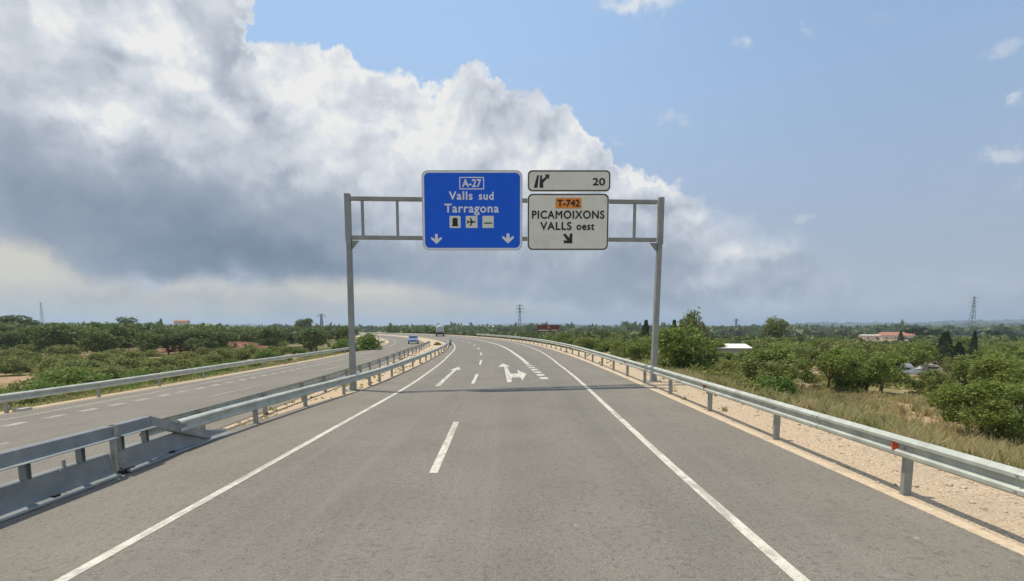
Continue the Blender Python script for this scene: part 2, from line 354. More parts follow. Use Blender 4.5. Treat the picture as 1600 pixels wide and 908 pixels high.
def leaf_mat(name, a, b_, yellow, trans=.35):
    if 'grass' not in name: yellow = (yellow[0] * .86, yellow[1] * 1.08, yellow[2] * .8)
    m, t = newmat(name); b = NB(t)
    co = b.n('ShaderNodeTexCoord').outputs['Object']; oi = b.n('ShaderNodeObjectInfo'); rnd = oi.outputs['Random']
    geo = b.n('ShaderNodeNewGeometry')
    gn = b.noise(geo.outputs['Position'], .55, 4, .6)
    col = b.mix(b.step(b.noise(geo.outputs['Position'], 3.0, 3, .6), .35, .65), c4(a), c4(b_))
    col = b.mix(b.m('MULTIPLY', rnd, .80), col, c4(yellow))
    col = b.mix(b.step(gn, .42, .66, 0, .60), col, c4(yellow))
    col = b.mix(b.m('MULTIPLY', geo.outputs['Random Per Island'], .24), col, c4([q * .45 for q in a]))
    d = b.n('ShaderNodeBsdfPrincipled'); b.put(d.inputs['Base Color'], col); d.inputs['Roughness'].default_value = .6; d.inputs['Specular IOR Level'].default_value = .25
    tr = b.n('ShaderNodeBsdfTranslucent'); b.put(tr.inputs[0], col)
    mx = b.n('ShaderNodeMixShader'); mx.inputs[0].default_value = trans; t.links.new(d.outputs[0], mx.inputs[1]); t.links.new(tr.outputs[0], mx.inputs[2])
    o = b.n('ShaderNodeOutputMaterial'); t.links.new(mx.outputs[0], o.inputs[0]); return m
L_orch = leaf_mat('orchard_leaves', (0.134, 0.201, 0.046), (0.211, 0.287, 0.063), (0.320, 0.293, 0.086))
L_shrub = leaf_mat('shrub_leaves', (0.147, 0.183, 0.055), (0.237, 0.250, 0.075), (0.371, 0.305, 0.115))
L_pine = leaf_mat('pine_needles', (0.109, 0.165, 0.057), (0.166, 0.213, 0.071), (0.237, 0.238, 0.086), .25)
L_cyp = leaf_mat('cypress_leaves', (.025, .052, .020), (.040, .072, .026), (.050, .075, .028), .15)
L_far = leaf_mat('far_leaves', (0.102, 0.146, 0.055), (0.166, 0.201, 0.075), (0.230, 0.220, 0.092), .25)
L_bright = leaf_mat('bright_leaves', (.120, .200, .040), (.190, .285, .060), (.25, .27, .08), .4)
L_dry = leaf_mat('dry_grass', (.60, .48, .25), (.72, .60, .34), (.56, .54, .24), .5)
L_grass = leaf_mat('green_grass', (.30, .34, .11), (.44, .43, .18), (.56, .50, .24), .5)
L_olive = leaf_mat('olive_leaves', (0.160, 0.201, 0.069), (0.243, 0.262, 0.092), (0.320, 0.281, 0.098), .3)

# ================================================================== road alignment
RAD, S0, SL = 400.0, 18.0, .025
def curve(s):
    t = max(0.0, s - S0) / RAD
    if t == 0: return 0.0, s, 1.0, 0.0
    return -RAD * (1 - math.cos(t)), S0 + RAD * math.sin(t), math.cos(t), math.sin(t)
def P(s, u, z=0.0):
    x, y, nx, ny = curve(s); return Vector((x + u * nx, y + u * ny, SL * u + z))
def heading(s):
    t = max(0.0, s - S0) / RAD; return t
def su(x, y):
    if y <= S0: return y, x
    dx = x + RAD; dy = y - S0
    return S0 + RAD * math.atan2(dy, dx), math.hypot(dx, dy) - RAD
def itp(kn):
    xs = [k[0] for k in kn]; ys = [k[1] for k in kn]
    return lambda s: float(np.interp(s, xs, ys))
uL = itp([(0, -4.88), (12, -4.86), (24, -4.80), (32, -4.9), (50, -4.92), (71, -4.35), (88, -3.9), (115, -3.2), (400, -3.2)])
uR = itp([(0, 2.88), (9, 2.93), (17, 3.07), (24, 3.25), (35, 3.56), (54, 4.58), (70, 5.35), (89, 6.06), (112, 6.4), (400, 6.5)])
uD = itp([(9, -1.43), (14.5, -1.57), (24, -1.82), (37, -1.86), (50, -1.72), (63, -1.5), (90, -.9), (115, -.4), (400, -.3)])
uX = itp([(25, 1.72), (35, 1.51), (51, 1.59), (76, 2.21), (93, 2.5), (115, 2.9), (400, 3.0)])
uEdgeR = itp([(0, 5.56), (20, 5.56), (30, 5.68), (40, 5.9), (55, 6.3), (70, 6.8), (90, 7.2), (400, 7.6)])
uRailR = itp([(0, 5.84), (18, 5.92), (26, 6.0), (36, 6.22), (45, 6.62), (66, 7.2), (90, 7.6), (400, 8.0)])
uEdgeM = itp([(0, -7.75), (14, -7.8), (19, -7.3), (22.4, -6.72), (30, -6.6), (46, -6.2), (62, -5.65), (80, -5.0), (400, -4.4)])
uRailM = itp([(0, -7.6), (13, -7.62), (18, -7.35), (22, -7.0), (26, -6.75), (34, -6.65), (46, -6.4), (62, -5.8), (80, -5.25), (400, -4.8)])
uRailF = itp([(0, -8.0), (14, -8.0), (22, -8.2), (31, -8.5), (43, -8.95), (54, -9.1), (70, -8.6), (88, -7.6), (400, -7.0)])
uEdgeF = itp([(0, -8.1), (14, -8.2), (22, -8.6), (43, -9.4), (60, -9.6), (80, -8.6), (400, -7.6)])
uOutO = itp([(0, -16.65), (21, -16.75), (40, -16.5), (60, -15.6), (84, -14.2), (110, -13.8), (400, -13.8)])
uBlk = itp([(0, -15.45), (16, -15.45), (25, -15.4), (38, -15.1), (60, -14.6), (400, -14.4)])
uLane = itp([(0, -12.9), (22, -12.85), (37, -12.5), (60, -12.1), (90, -11.2), (400, -10.6)])
uEdgeO = itp([(0, -17.85), (21, -17.95), (40, -17.8), (60, -16.9), (84, -15.6), (110, -15.2), (400, -15.2)])
uRailO = itp([(0, -18.5), (23, -18.6), (33, -19.0), (40, -19.2), (49, -18.6), (70, -17.1), (89, -16.2), (118, -15.9), (400, -15.9)])
S_END = 470.0

def bumpn(x, y, sc, seed=0.0):
    return (math.sin(x / sc + seed) * math.cos(y / sc * 1.3 + seed * 2.1) + .5 * math.sin(x / sc * 2.3 + y / sc * 1.7 + seed))
def terrain_z(x, y):
    s, u = su(x, y)
    base = SL * max(-22, min(12, u)) - .30
    d = math.hypot(x, y)
    if u > 8.6:
        k = u - 8.6
        z = base - 1.75 * (1 - math.exp(-k / 4.5)) - 1.9 * min(1, max(0, (k - 14) / 50)) - 2.2 * min(1, max(0, (d - 120) / 300))
        z += .10 * bumpn(x, y, 7) * min(1, k / 10) + .8 * bumpn(x, y, 60, 1) * min(1, d / 300)
    elif u < -20.2:
        k = -20.2 - u
        z = base - 1.5 * (1 - math.exp(-k / 4.0)) - .6 * min(1, k / 40) + .15 * bumpn(x, y, 9, 2) * min(1, k / 10)
        z += 3.6 * min(1, max(0, (k - 60) / 200)) + 1.0 * bumpn(x, y, 70, 3) * min(1, k / 150)
    else:
        z = base
    if s > S_END - 60 and -20.2 <= u <= 8.6: z += 0
    if d > 700:
        az = math.degrees(math.atan2(x, y))
        w = min(1, (d - 700) / 4500)
        hill = 26 + 13 * math.sin(az * .16 + 1.2) + 7 * math.sin(az * .47) + 4 * math.sin(az * 1.3 + d / 900)
        if az > 18: hill += 16 * min(1, (az - 18) / 12)
        z = z * (1 - w) + (hill + 8 * bumpn(x, y, 520, 4)) * w * w
    return z

# terrain: one polar sheet from the road out to the horizon
def build_terrain():
    rad = [0.5]
    while rad[-1] < 11500: rad.append(rad[-1] + max(1.1, rad[-1] * .035))
    A = [-180 + i * 6 for i in range(20)] + list(np.arange(-60, 60.01, .75)) + [66 + i * 6 for i in range(19)]
    A = [R(a) for a in A]; na = len(A)
    v = []; f = []
    for r in rad:
        for a in A:
            x, y = r * math.sin(a), r * math.cos(a); v.append((x, y, terrain_z(x, y)))
    for i in range(len(rad) - 1):
        for j in range(na):
            j2 = (j + 1) % na
            f.append((i * na + j, (i + 1) * na + j, (i + 1) * na + j2, i * na + j2))
    me = bpy.data.meshes.new('ground'); me.from_pydata(v, [], f)
    me.polygons.foreach_set('use_smooth', [True] * len(f)); me.update()
    m, t = newmat('ground'); b = NB(t)
    pos = b.n('ShaderNodeNewGeometry').outputs['Position']
    n_a = b.noise(pos, .12, 6, .6); n_b = b.noise(pos, 1.6, 6, .65); n_c = b.noise(pos, .021, 4, .5); n_d = b.noise(pos, .0022, 5, .6)
    soil = b.mix(b.step(n_b, .35, .65), (.34, .215, .125, 1), (.44, .31, .19, 1))
    grass = b.mix(b.step(n_b, .35, .65), (.17, .15, .06, 1), (.33, .255, .12, 1))
    green = b.mix(b.step(n_b, .4, .6), (.065, .085, .030, 1), (.12, .13, .045, 1))
    col = b.mix(b.step(n_a, .44, .60), soil, grass); col = b.mix(b.step(n_c, .46, .58), col, green)
    # patchwork of fields and woods far off
    vo = b.n('ShaderNodeTexVoronoi'); b.put(vo.inputs['Vector'], pos); vo.inputs['Scale'].default_value = .0065
    sp = b.n('ShaderNodeSeparateColor'); t.links.new(vo.outputs['Color'], sp.inputs[0])
    far = b.mix(b.step(sp.outputs[0], .62, .66), (.040, .060, .028, 1), (.13, .12, .065, 1))
    far = b.mix(b.step(n_d, .42, .55), far, (.045, .062, .030, 1))
    dist = b.n('ShaderNodeVectorMath', operation='LENGTH'); t.links.new(pos, dist.inputs[0])
    col = b.mix(b.step(dist.outputs['Value'], 350, 700), col, far)
    p = b.n('ShaderNodeBsdfPrincipled'); b.put(p.inputs['Base Color'], col); p.inputs['Roughness'].default_value = .95; p.inputs['Specular IOR Level'].default_value = .15
    bp = b.n('ShaderNodeBump'); bp.inputs['Distance'].default_value = .08; b.put(bp.inputs['Height'], b.noise(pos, 5, 6, .7)); t.links.new(bp.outputs[0], p.inputs['Normal'])
    o = b.n('ShaderNodeOutputMaterial'); t.links.new(p.outputs[0], o.inputs[0])
    me.materials.append(m)
    return tag(link_mesh('ground', me), 'dry farmland ground running out to low hills', kind='structure')
build_terrain()

SS = [-6 + i * 1.5 for i in range(85)] + [121.5 + i * 5 for i in range(int((S_END - 121) / 5))]
def strip(name, rows, mat, zoff=0.0, ss=SS, parent=None, kind=None, label=None):
    """rows: list of (u function or number, z offset); sheet along the road with (u, s) in its UV map"""
    v = []; f = []; uvs = []
    n = len(rows)
    for s in ss:
        for u, dz in rows:
            uu = u(s) if callable(u) else u
            v.append(P(s, uu, zoff + dz)); uvs.append((uu, s))
    for i in range(len(ss) - 1):
        for j in range(n - 1):
            f.append((i * n + j, i * n + j + 1, (i + 1) * n + j + 1, (i + 1) * n + j))
    me = bpy.data.meshes.new(name); me.from_pydata([tuple(a) for a in v], [], f)
    lay = me.uv_layers.new(name='road'); idx = np.zeros(len(me.loops), dtype=np.int32); me.loops.foreach_get('vertex_index', idx)
    lay.data.foreach_set('uv', np.array(uvs, dtype=np.float32)[idx].ravel()); me.materials.append(mat); me.update()
    o = link_mesh(name, me, parent)
    if kind: o['kind'] = kind
    if label: o['label'] = label
    return o
road = strip('road', [(uEdgeM, -.03), (uEdgeM, 0)] + [((lambda s, k=k: uEdgeM(s) + (uEdgeR(s) - uEdgeM(s)) * k / 8), 0) for k in range(1, 9)] + [(uEdgeR, -.03)], M_asphalt, kind='structure', label='grey asphalt carriageway curving left under the sign gantry')
road_o = strip('road', [(uEdgeO, -.03), (uEdgeO, 0)] + [((lambda s, k=k: uEdgeO(s) + (uEdgeF(s) - uEdgeO(s)) * k / 6), 0) for k in range(1, 7)] + [(uEdgeF, -.03)], M_asphalt, kind='structure', label='opposite asphalt carriageway beyond the median rails')
strip('verge', [(uEdgeR, -.06), (lambda s: uEdgeR(s) + .02, -.022), (lambda s: uEdgeR(s) + .35, -.03), (lambda s: uEdgeR(s) + 2.3, -.06), (lambda s: uEdgeR(s) + 3.6, -.75)], M_gravel, kind='structure', label='pinkish gravel verge under the right guardrail')
strip('verge', [(lambda s: uEdgeR(s) - .01, -.02), (lambda s: uEdgeR(s) + .22, -.016), (lambda s: uEdgeR(s) + .24, -.05)], M_edge, kind='structure', label='pale strip along the right edge of the asphalt')
strip('median', [(uEdgeF, -.022), (lambda s: .5 * (uEdgeF(s) + uEdgeM(s)), -.03), (uEdgeM, -.022)], M_gravel, kind='structure', label='gravel median between the two median rails')
strip('verge', [(lambda s: uEdgeO(s) - 2.4, -.7), (lambda s: uEdgeO(s) - 1.2, -.06), (lambda s: uEdgeO(s) - .3, -.03), (uEdgeO, -.022)], M_gravel, kind='structure', label='narrow gravel verge under the far left guardrail')

def mark(name, u, w, s0, s1, parent, z=.005, step=2.0, label=None, mat=None):
    uf = u if callable(u) else (lambda s: u)
    n = max(1, int((s1 - s0) / step)); ss = [s0 + (s1 - s0) * i / n for i in range(n + 1)]
    return strip(name, [((lambda s: uf(s) - w / 2), 0), ((lambda s: uf(s) + w / 2), 0)], mat or M_paint, z, ss, parent, label=label)
mark('edge_line', uL, .155, -5, 440, road, label='solid white line along the left edge')
mark('edge_line', uR, .155, -5, 440, road, label='solid white line along the right edge')
for a in [-3.8, 9.1, 24.1, 36.7, 49.6, 62.8, 76, 89, 102, 115, 128, 141, 154, 167, 180]: mark('lane_dash', uD, .16, a, a + 5.1, road)
for k in range(6): mark('exit_lane_block', lambda s: uX(s) + .0, .40, 25.4 + k * 1.75, 26.35 + k * 1.75, road)
mark('exit_lane_line', uX, .30, 35.9, 330, road, label='solid line dividing off the exit lane')
def flat_mark(name, pts, label):
    v = [P(s, u, .005) for s, u in pts]
    me = bpy.data.meshes.new(name); me.from_pydata([tuple(a) for a in v], [], [tuple(range(len(v)))]); me.materials.append(M_paint); me.update()
    o = link_mesh(name, me, road); o['label'] = label
    b = MB()
    return o
flat_mark('lane_arrow', [(23.5, -3.52), (23.5, -3.30), (32.7, -3.28), (32.5, -3.02), (35.5, -3.27), (32.5, -3.72), (32.7, -3.46)], 'straight arrow painted in the left lane')
flat_mark('lane_arrow', [(24.4, -.18), (24.4, .02), (26.6, .08), (26.6, .52), (25.0, .58), (28.4, .93), (31.4, .55), (28.9, .5), (28.9, .06), (34.2, -.02), (34.2, .22), (37.4, -.22), (34.2, -.62), (34.2, -.20)], 'straight and right arrow painted in the right lane')
mark('edge_line', uOutO, .15, -2, 430, road_o, mat=M_wornpaint)
for k in range(46): mark('merge_lane_block', uBlk, .34, 4.1 + k * 1.4, 4.1 + k * 1.4 + .75, road_o, mat=M_wornpaint)
for a in [-5, 8.2, 21.7, 34.4, 47.5, 60, 73, 86, 99, 112, 125]: mark('lane_dash', uLane, .13, a, a + 4.7, road_o, mat=M_wornpaint)

# ================================================================== guardrails
WP = [(.0, .315), (.035, .305), (.082, .268), (.082, .225), (.022, .178), (.022, .137), (.082, .090), (.082, .047), (.035, .010), (.0, .0)]
def beam(name, uf, s0, s1, zt, side, parent, mat, prof=WP, h=.315, thick=.006, off=.055):
    """one length of rail: side=+1 faces towards +u"""
    n = max(1, int((s1 - s0) / 1.3)); m = MB(); v = []
    fr = [(off + t, zt - h + q) for t, q in prof]; bk = [(off + t - thick, zt - h + q) for t, q in reversed(prof)]
    ring = fr + bk; k = len(ring)
    for i in range(n + 1):
        s = s0 + (s1 - s0) * i / n
        for t, q in ring: v.append(P(s, uf(s) + side * t, q))
    f = []
    for i in range(n):
        for j in range(k):
            a, b = i * k + j, i * k + (j + 1) % k; q = (a, b, b + k, a + k)
            f.append(q if side > 0 else q[::-1])
    f += [tuple(range(k)), tuple(range(n * k, (n + 1) * k))[::-1]]
    m.add(v, f); return m.build(name, mat, parent)
def post(uf, s, zt, parent, mat, w=.12, d=.06, below=.45, name='post', block=True, side=1):
    c = P(s, uf(s)); rz = heading(s); m = MB(); h = zt - .03 + below; zc = (zt - .03 - below) / 2
    t = .012                                                        # C section: web and two flanges
    m.box((0, d - t / 2 if False else 0, zc), (w, t, h)); m.box((-w / 2 + t / 2, d / 2 + t / 2, zc), (t, d, h)); m.box((w / 2 - t / 2, d / 2 + t / 2, zc), (t, d, h))
    if block: m.box((side * (w / 2 - .015), .028, zt - .16), (.055, .05, .20))
    o = m.build(name, mat, parent, tuple(c), (0, 0, rz)); return o

def guardrail(name, label, cat, uf, posts, zt, side, s_from, s_to, step=4.0, mat=M_steel, pm=M_post):
    root = empty(name, tuple(P(posts[0], uf(posts[0]))), label, cat)
    inv = root.location.copy()
    objs = []
    s = s_from; i = 0
    while s < s_to:
        e = min(s + step + .16, s_to + .16)
        objs.append(beam('rail', uf, s, e, zt + .0015 * (i % 2), side, None, mat, off=.06 + .0065 * (i % 2)))
        s += step; i += 1
    for s in posts: objs.append(post(uf, s, zt, None, pm, side=side))
    for o in objs:
        o.parent = root; o.location = Vector(o.location) - inv
    return root, inv
def addto(root, inv, o): o.parent = root; o.location = Vector(o.location) - inv; return o

pr = [3.6, 7.4, 11.2, 15.1, 19.0, 22.7] + [26.0 + 3.5 * k for k in range(31)]
gr, gi = guardrail('guardrail', 'long galvanised guardrail with red reflectors on the gravel at the right of the road', 'guardrail', uRailR, pr, .85, -1, -2.5, 133)
for s in (7.55, 15.3, 26.1, 36.6, 47.2, 57.6):
    # wedge reflector in the valley of the rail
    c = P(s, uRailR(s) - .085, .69); m = MB()
    m.add([(0, -.03, -.055), (-.075, 0, -.055), (0, .16, -.0), (0, -.03, .055), (-.075, 0, .055)], [(0, 1, 4, 3), (0, 2, 1), (3, 4, 2), (1, 2, 4), (0, 3, 2)])
    o = m.build('reflector', M_red, None, tuple(c), (0, 0, heading(s))); addto(gr, gi, o)
def bolt_at(uf, s, z, side, root, iv, off=.150):
    c = P(s, uf(s) + side * off, z); h_ = heading(s); mb = MB()
    mb.tube((-.004, 0, 0), (.012, 0, 0), .016, n=6); o = mb.build('bolt', M_post, None, tuple(c), (0, 0, h_ + (0 if side > 0 else math.pi))); addto(root, iv, o)
for s in (5.58, 9.58, 13.58, 17.58):
    for ds, z in ((-.07, .79), (.07, .79), (-.07, .60), (.07, .60)): bolt_at(uRailR, s + ds, z, -1, gr, gi)
for s in pr[:6]: bolt_at(uRailR, s, .692, -1, gr, gi, .088)
pm_ = [14.8, 18.0, 21.4, 24.7, 26.4, 29.3, 32.8, 36.4] + [40.0 + 3.6 * k for k in range(12)]
guardrail('guardrail', 'near median guardrail beginning at the end of the solid steel barrier', 'guardrail', uRailM, pm_, .72, 1, 11.4, 84)
pf = [13.0, 16.5, 19.8, 22.5, 26.2, 29.2, 31.8, 35.2, 38.8] + [42.4 + 3.6 * k for k in range(12)]
guardrail('guardrail', 'far median guardrail facing the opposite carriageway behind the near one', 'guardrail', uRailF, pf, .72, -1, 11.0, 86)
po = [2.0, 6.0, 10.3, 14.4, 18.6, 23.1, 27.7, 32.4, 37, 41.5, 46, 50.5, 55] + [59.5 + 4 * k for k in range(12)]
go, goi = guardrail('guardrail', 'outer guardrail along the far left edge of the opposite carriageway', 'guardrail', uRailO, po, .66, 1, -2.0, 108)
m = MB(); m.box((0, 0, .1), (.5, .5, .5))
for s in (18.9,):
    m = MB(); m.box((0, 0, 0), (.35, .45, .16)); addto(go, goi, m.build('footing', M_concrete, None, tuple(P(s, uRailO(s) + .35, .0)), (0, 0, .1)))

# ------------------------------------------------------------------ solid steel median barrier (nearest the camera, left)
def barrier():
    uf = itp([(0, -7.42), (9.4, -7.47), (13.3, -7.60), (20, -7.7)])
    root = empty('steel_barrier', tuple(P(9.4, uf(9.4))), 'grey steel barrier with posts, top beam and solid skirt at lower left', 'crash barrier'); iv = root.location.copy()
    def extr(name, prof, s0, s1, mat, endtaper=None, zfun=None):
        n = max(1, int((s1 - s0) / .8)); v = []; k = len(prof)
        for i in range(n + 1):
            s = s0 + (s1 - s0) * i / n; q = zfun(s) if zfun else 0.0; g = endtaper(s) if endtaper else 1.0
            for t, z in prof: v.append(P(s, uf(s) + t, z * g + q))
        f = []
        for i in range(n):
            for j in range(k):
                a, b = i * k + j, i * k + (j + 1) % k; f.append((a, b, b + k, a + k))
        f += [tuple(range(k)), tuple(range(n * k, (n + 1) * k))[::-1]]
        mb = MB(); mb.add(v, f); return addto(root, iv, mb.build(name, mat))
    # top beam: sloping lit cap, dark face, lower lip that catches the sun
    bm = [(-.12, .965), (-.02, .975), (.02, .955), (.035, .79), (.05, .762), (.16, .752), (.16, .740), (.02, .745), (-.01, .79), (-.03, .94), (-.12, .95)]
    # skirt: top flange, tall face that leans out, toe lip at the road
    sk = [(-.20, .455), (-.09, .462), (-.06, .445), (-.015, .13), (.035, .075), (.14, .055), (.155, .02), (.14, .012), (.02, .06), (-.035, .12), (-.08, .43), (-.20, .44)]
    for a, b in ((1.4, 5.35), (5.4, 9.38), (9.50, 10.45)): extr('rail', bm, a, b, M_barrier)
    extr('skirt', sk, 1.4, 5.38, M_barrier); extr('skirt', sk, 5.4, 9.38, M_barrier)
    tp = itp([(9.5, 1.0), (11.3, 1.0), (12.6, .55), (13.5, .25)])
    extr('skirt', sk, 9.60, 13.5, M_barrier, tp)
    # end piece that slopes down from the beam to the ground
    zf = itp([(10.45, .0), (12.6, -.74)])
    extr('end_ramp', [(-.12, .97), (.03, .97), (.045, .76), (.03, .745), (-.12, .75)], 10.45, 12.6, M_barrier, None, zf)
    # uprights
    for s, w in ((3.4, .11), (5.9, .11), (7.72, .115), (8.75, .10), (9.68, .10), (10.38, .10)):
        mb = MB(); mb.box((-.085, 0, .46), (.05, w, .90)); mb.box((-.04, w / 2 - .008, .60), (.05, .012, .32)); mb.box((-.04, -w / 2 + .008, .60), (.05, .012, .32))
        addto(root, iv, mb.build('post', M_barrier, None, tuple(P(s, uf(s))), (0, 0, 0)))
    mb = MB(); mb.box((-.03, 0, .47), (.07, .06, .94)); mb.box((.045, 0, .865), (.02, .10, .215)); mb.tube((.06, -.04, .92), (.074, -.04, .92), .012); mb.tube((.06, .04, .82), (.074, .04, .82), .012)
    addto(root, iv, mb.build('joint_post', M_post, None, tuple(P(9.44, uf(9.44)))))
    # near-black block standing for shade in the gap under the joint; hook and bolts
    mb = MB(); mb.box((.025, .16, .05), (.10, .34, .07)); addto(root, iv, mb.build('joint_shade_block', M_dark, None, tuple(P(9.5, uf(9.5)))))
    mb = MB(); mb.tube((.05, 0, .36), (.075, .1, .11), .010); mb.tube((.05, .09, .36), (.075, .17, .12), .008)
    addto(root, iv, mb.build('hook', M_post, None, tuple(P(9.5, uf(9.5)))))
    for s in (8.05, 11.0, 4.6):
        mb = MB(); mb.box((.075, 0, .080), (.06, .12, .04)); addto(root, iv, mb.build('hole_shade_block', M_dark, None, tuple(P(s, uf(s)))))  # solid black block in place of each hole, its shade put in as colour
    for s, z in ((9.2, .33), (9.2, .18), (9.85, .33), (9.85, .22), (10.1, .30), (8.3, .42)):
        mb = MB(); mb.tube((-.05, 0, z), (-.028 + (.45 - z) * .1, 0, z), .014, n=8); addto(root, iv, mb.build('bolt', M_post, None, tuple(P(s, uf(s)))))
    mb = MB(); mb.box((-.10, 0, .50), (.03, .045, .14)); addto(root, iv, mb.build('pin', M_post, None, tuple(P(8.45, uf(8.45)))))
barrier()
# ================================================================== gantry and its signs
GY = 22.8
gl, grr = Vector((-7.10, GY, SL * -7.1 - .1)), Vector((6.56, GY + .65, SL * 6.5 - .1))
ga = empty('sign_gantry', (-7.10, GY, gl.z), 'tall grey steel gantry spanning the road and carrying the overhead signs', 'gantry')
gang = math.atan2(grr.y - gl.y, grr.x - gl.x); GW = (grr - gl).xy.length
ga.rotation_euler = (0, 0, gang)
def gadd(o): o.parent = ga; return o
ZT, ZB = 8.14 - gl.z, 6.50 - gl.z          # chord axes above the gantry's base
def tapered_post(x, lean, z0, name):
    mb = MB(); n = 4
    def ring(z, w, d, cx): return [(cx - w / 2, -d / 2, z), (cx + w / 2, -d / 2, z), (cx + w / 2, d / 2, z), (cx - w / 2, d / 2, z)]
    rs = [ring(z0, .24, .28, x - lean * .5), ring(ZB - .16, .20, .25, x + lean * .35)]
    v = sum(rs, []); mb.add(v, [(0, 1, 5, 4), (1, 2, 6, 5), (2, 3, 7, 6), (3, 0, 4, 7), (3, 2, 1, 0), (4, 5, 6, 7)])
    o = gadd(mb.build(name, M_gantry, bevel=.012))
    mb = MB(); mb.box((x - lean * .5, 0, z0 + .03), (.62, .62, .05))
    for sx_ in (-.24, .24):
        for sy in (-.24, .24): mb.tube((x - lean * .5 + sx_, sy, z0 + .05), (x - lean * .5 + sx_, sy, z0 + .13), .022, n=6)
    b_ = mb.build('base_plate', M_post); b_.parent = o
    return o
tapered_post(0.0, .04, .05, 'post'); tapered_post(GW, .12, grr.z - gl.z + .05, 'post')
for x, lean, s in ((0, 0.0, 1), (GW + .04, .1, -1)):
    mb = MB(); mb.box((x + (0 if s > 0 else .02), 0, (ZT + ZB) / 2 + .0), (.24, .24, ZT - ZB + .40)); gadd(mb.build('end_frame', M_gantry, bevel=.012))
    mb = MB(); xx = x + s * .13; mb.add([(xx, -.06, ZB - .14), (xx + s * .30, -.06, ZB - .14), (xx, -.06, ZB - .50), (xx, .06, ZB - .14), (xx + s * .30, .06, ZB - .14), (xx, .06, ZB - .50)], [(0, 1, 2), (3, 5, 4), (0, 3, 4, 1), (1, 4, 5, 2), (2, 5, 3, 0)])
    gadd(mb.build('gusset', M_gantry))
for z in (ZT, ZB):
    mb = MB(); mb.box((GW / 2, 0, z), (GW - .25, .18, .16)); gadd(mb.build('chord', M_gantry, bevel=.01))
for x in (.62, 2.12, 3.7, 5.3, 6.9, 8.4, 10.0, 12.56):
    mb = MB(); mb.box((x, -.055, (ZT + ZB) / 2), (.10, .03, ZT - ZB - .17)); mb.box((x, .055, (ZT + ZB) / 2), (.10, .03, ZT - ZB - .17)); mb.box((x, 0, (ZT + ZB) / 2), (.03, .08, ZT - ZB - .17)); gadd(mb.build('strut', M_gantry))

def rrect(x0, z0, x1, z1, r, n=7):
    pts = []
    for cx, cz, a0 in ((x1 - r, z1 - r, 0), (x0 + r, z1 - r, 90), (x0 + r, z0 + r, 180), (x1 - r, z0 + r, 270)):
        for i in range(n + 1):
            a = R(a0 + 90 * i / n); pts.append((cx + r * math.cos(a), cz + r * math.sin(a)))
    return pts[::-1]
def ringpoly(outer, inner, y, th, name, mat, parent):
    n = len(outer); mb = MB()
    v = [(x, y, z) for x, z in outer] + [(x, y, z) for x, z in inner] + [(x, y + th, z) for x, z in outer] + [(x, y + th, z) for x, z in inner]
    f = []
    for i in range(n):
        j = (i + 1) % n
        f += [(i, j, n + j, n + i), (2 * n + i, 3 * n + i, 3 * n + j, 2 * n + j), (i, 2 * n + i, 2 * n + j, j), (n + i, n + j, 3 * n + j, 3 * n + i)]
    mb.add(v, f); return mb.build(name, mat, parent)
def plate(name, pts, y, th, mat, parent, label=None):
    mb = MB(); mb.poly(pts, th); o = mb.build(name, mat, parent, (0, y, 0))
    if label: o['label'] = label
    return o
def text(s, x0, z0, x1, z1, y, mat, parent, bold=.0, space=1.0, heavy=.012):
    """lettering stretched into the box x0..x1, z0..z1, as a thin raised mesh"""
    cu = bpy.data.curves.new('lettering', 'FONT'); cu.body = s; cu.extrude = .003; cu.offset = bold; cu.space_character = space; cu.resolution_u = 6
    to = bpy.data.objects.new('lettering', cu); COL.objects.link(to)
    bpy.context.view_layer.update()
    me = bpy.data.meshes.new_from_object(to.evaluated_get(bpy.context.evaluated_depsgraph_get())); bpy.data.objects.remove(to)
    co = np.zeros(len(me.vertices) * 3); me.vertices.foreach_get('co', co); co = co.reshape(-1, 3)
    lo, hi = co.min(0), co.max(0)
    nz = np.zeros_like(co); nz[:, 0] = x0 + (co[:, 0] - lo[0]) / (hi[0] - lo[0]) * (x1 - x0); nz[:, 2] = z0 + (co[:, 1] - lo[1]) / (hi[1] - lo[1]) * (z1 - z0); nz[:, 1] = y - (co[:, 2] - lo[2]) * 1.0
    if heavy:
        n0 = len(nz); lp = [tuple(p.vertices) for p in me.polygons]; vv = []; ff = []
        for k, (ox, oz) in enumerate(((-heavy, 0), (heavy, 0), (0, -heavy), (0, heavy))):
            vv.append(nz + np.array([ox, -.0005 * k, oz])); ff += [tuple(n0 * k + i for i in p) for p in lp]
        me = bpy.data.meshes.new('lettering'); me.from_pydata(np.concatenate(vv).tolist(), [], ff)
    else: me.vertices.foreach_set('co', nz.ravel())
    me.materials.clear(); me.materials.append(mat); me.update()
    o = link_mesh('lettering', me, parent); o['label'] = 'lettering reading ' + s; return o
SY = 22.42
# --- blue direction sign
bs = empty('direction_sign', (0, SY, 0), 'large blue sign reading A-27 Valls sud Tarragona, hung on the gantry left of centre', 'road sign')
X0, X1, Z0, Z1 = -3.82, .44, 5.90, 9.20
plate('panel', rrect(X0, Z0, X1, Z1, .26), 0, .05, M_signlight, bs)
plate('blue_face', rrect(X0 + .10, Z0 + .10, X1 - .10, Z1 - .10, .20), -.006, .006, M_signblue, bs)
ringpoly(rrect(X0, Z0, X1, Z1, .26), rrect(X0 + .02, Z0 + .02, X1 - .02, Z1 - .02, .25), -.012, .014, 'rim', M_steel, bs)
ringpoly(rrect(-2.23, 8.42, -1.18, 8.93, .05), rrect(-2.19, 8.46, -1.22, 8.89, .03), -.012, .004, 'number_frame', M_signlight, bs)
text('A-27', -2.10, 8.52, -1.31, 8.83, -.012, M_signlight, bs, 0)
text('Valls', -2.66, 8.00, -1.68, 8.33, -.012, M_signlight, bs, 0, 1.12)
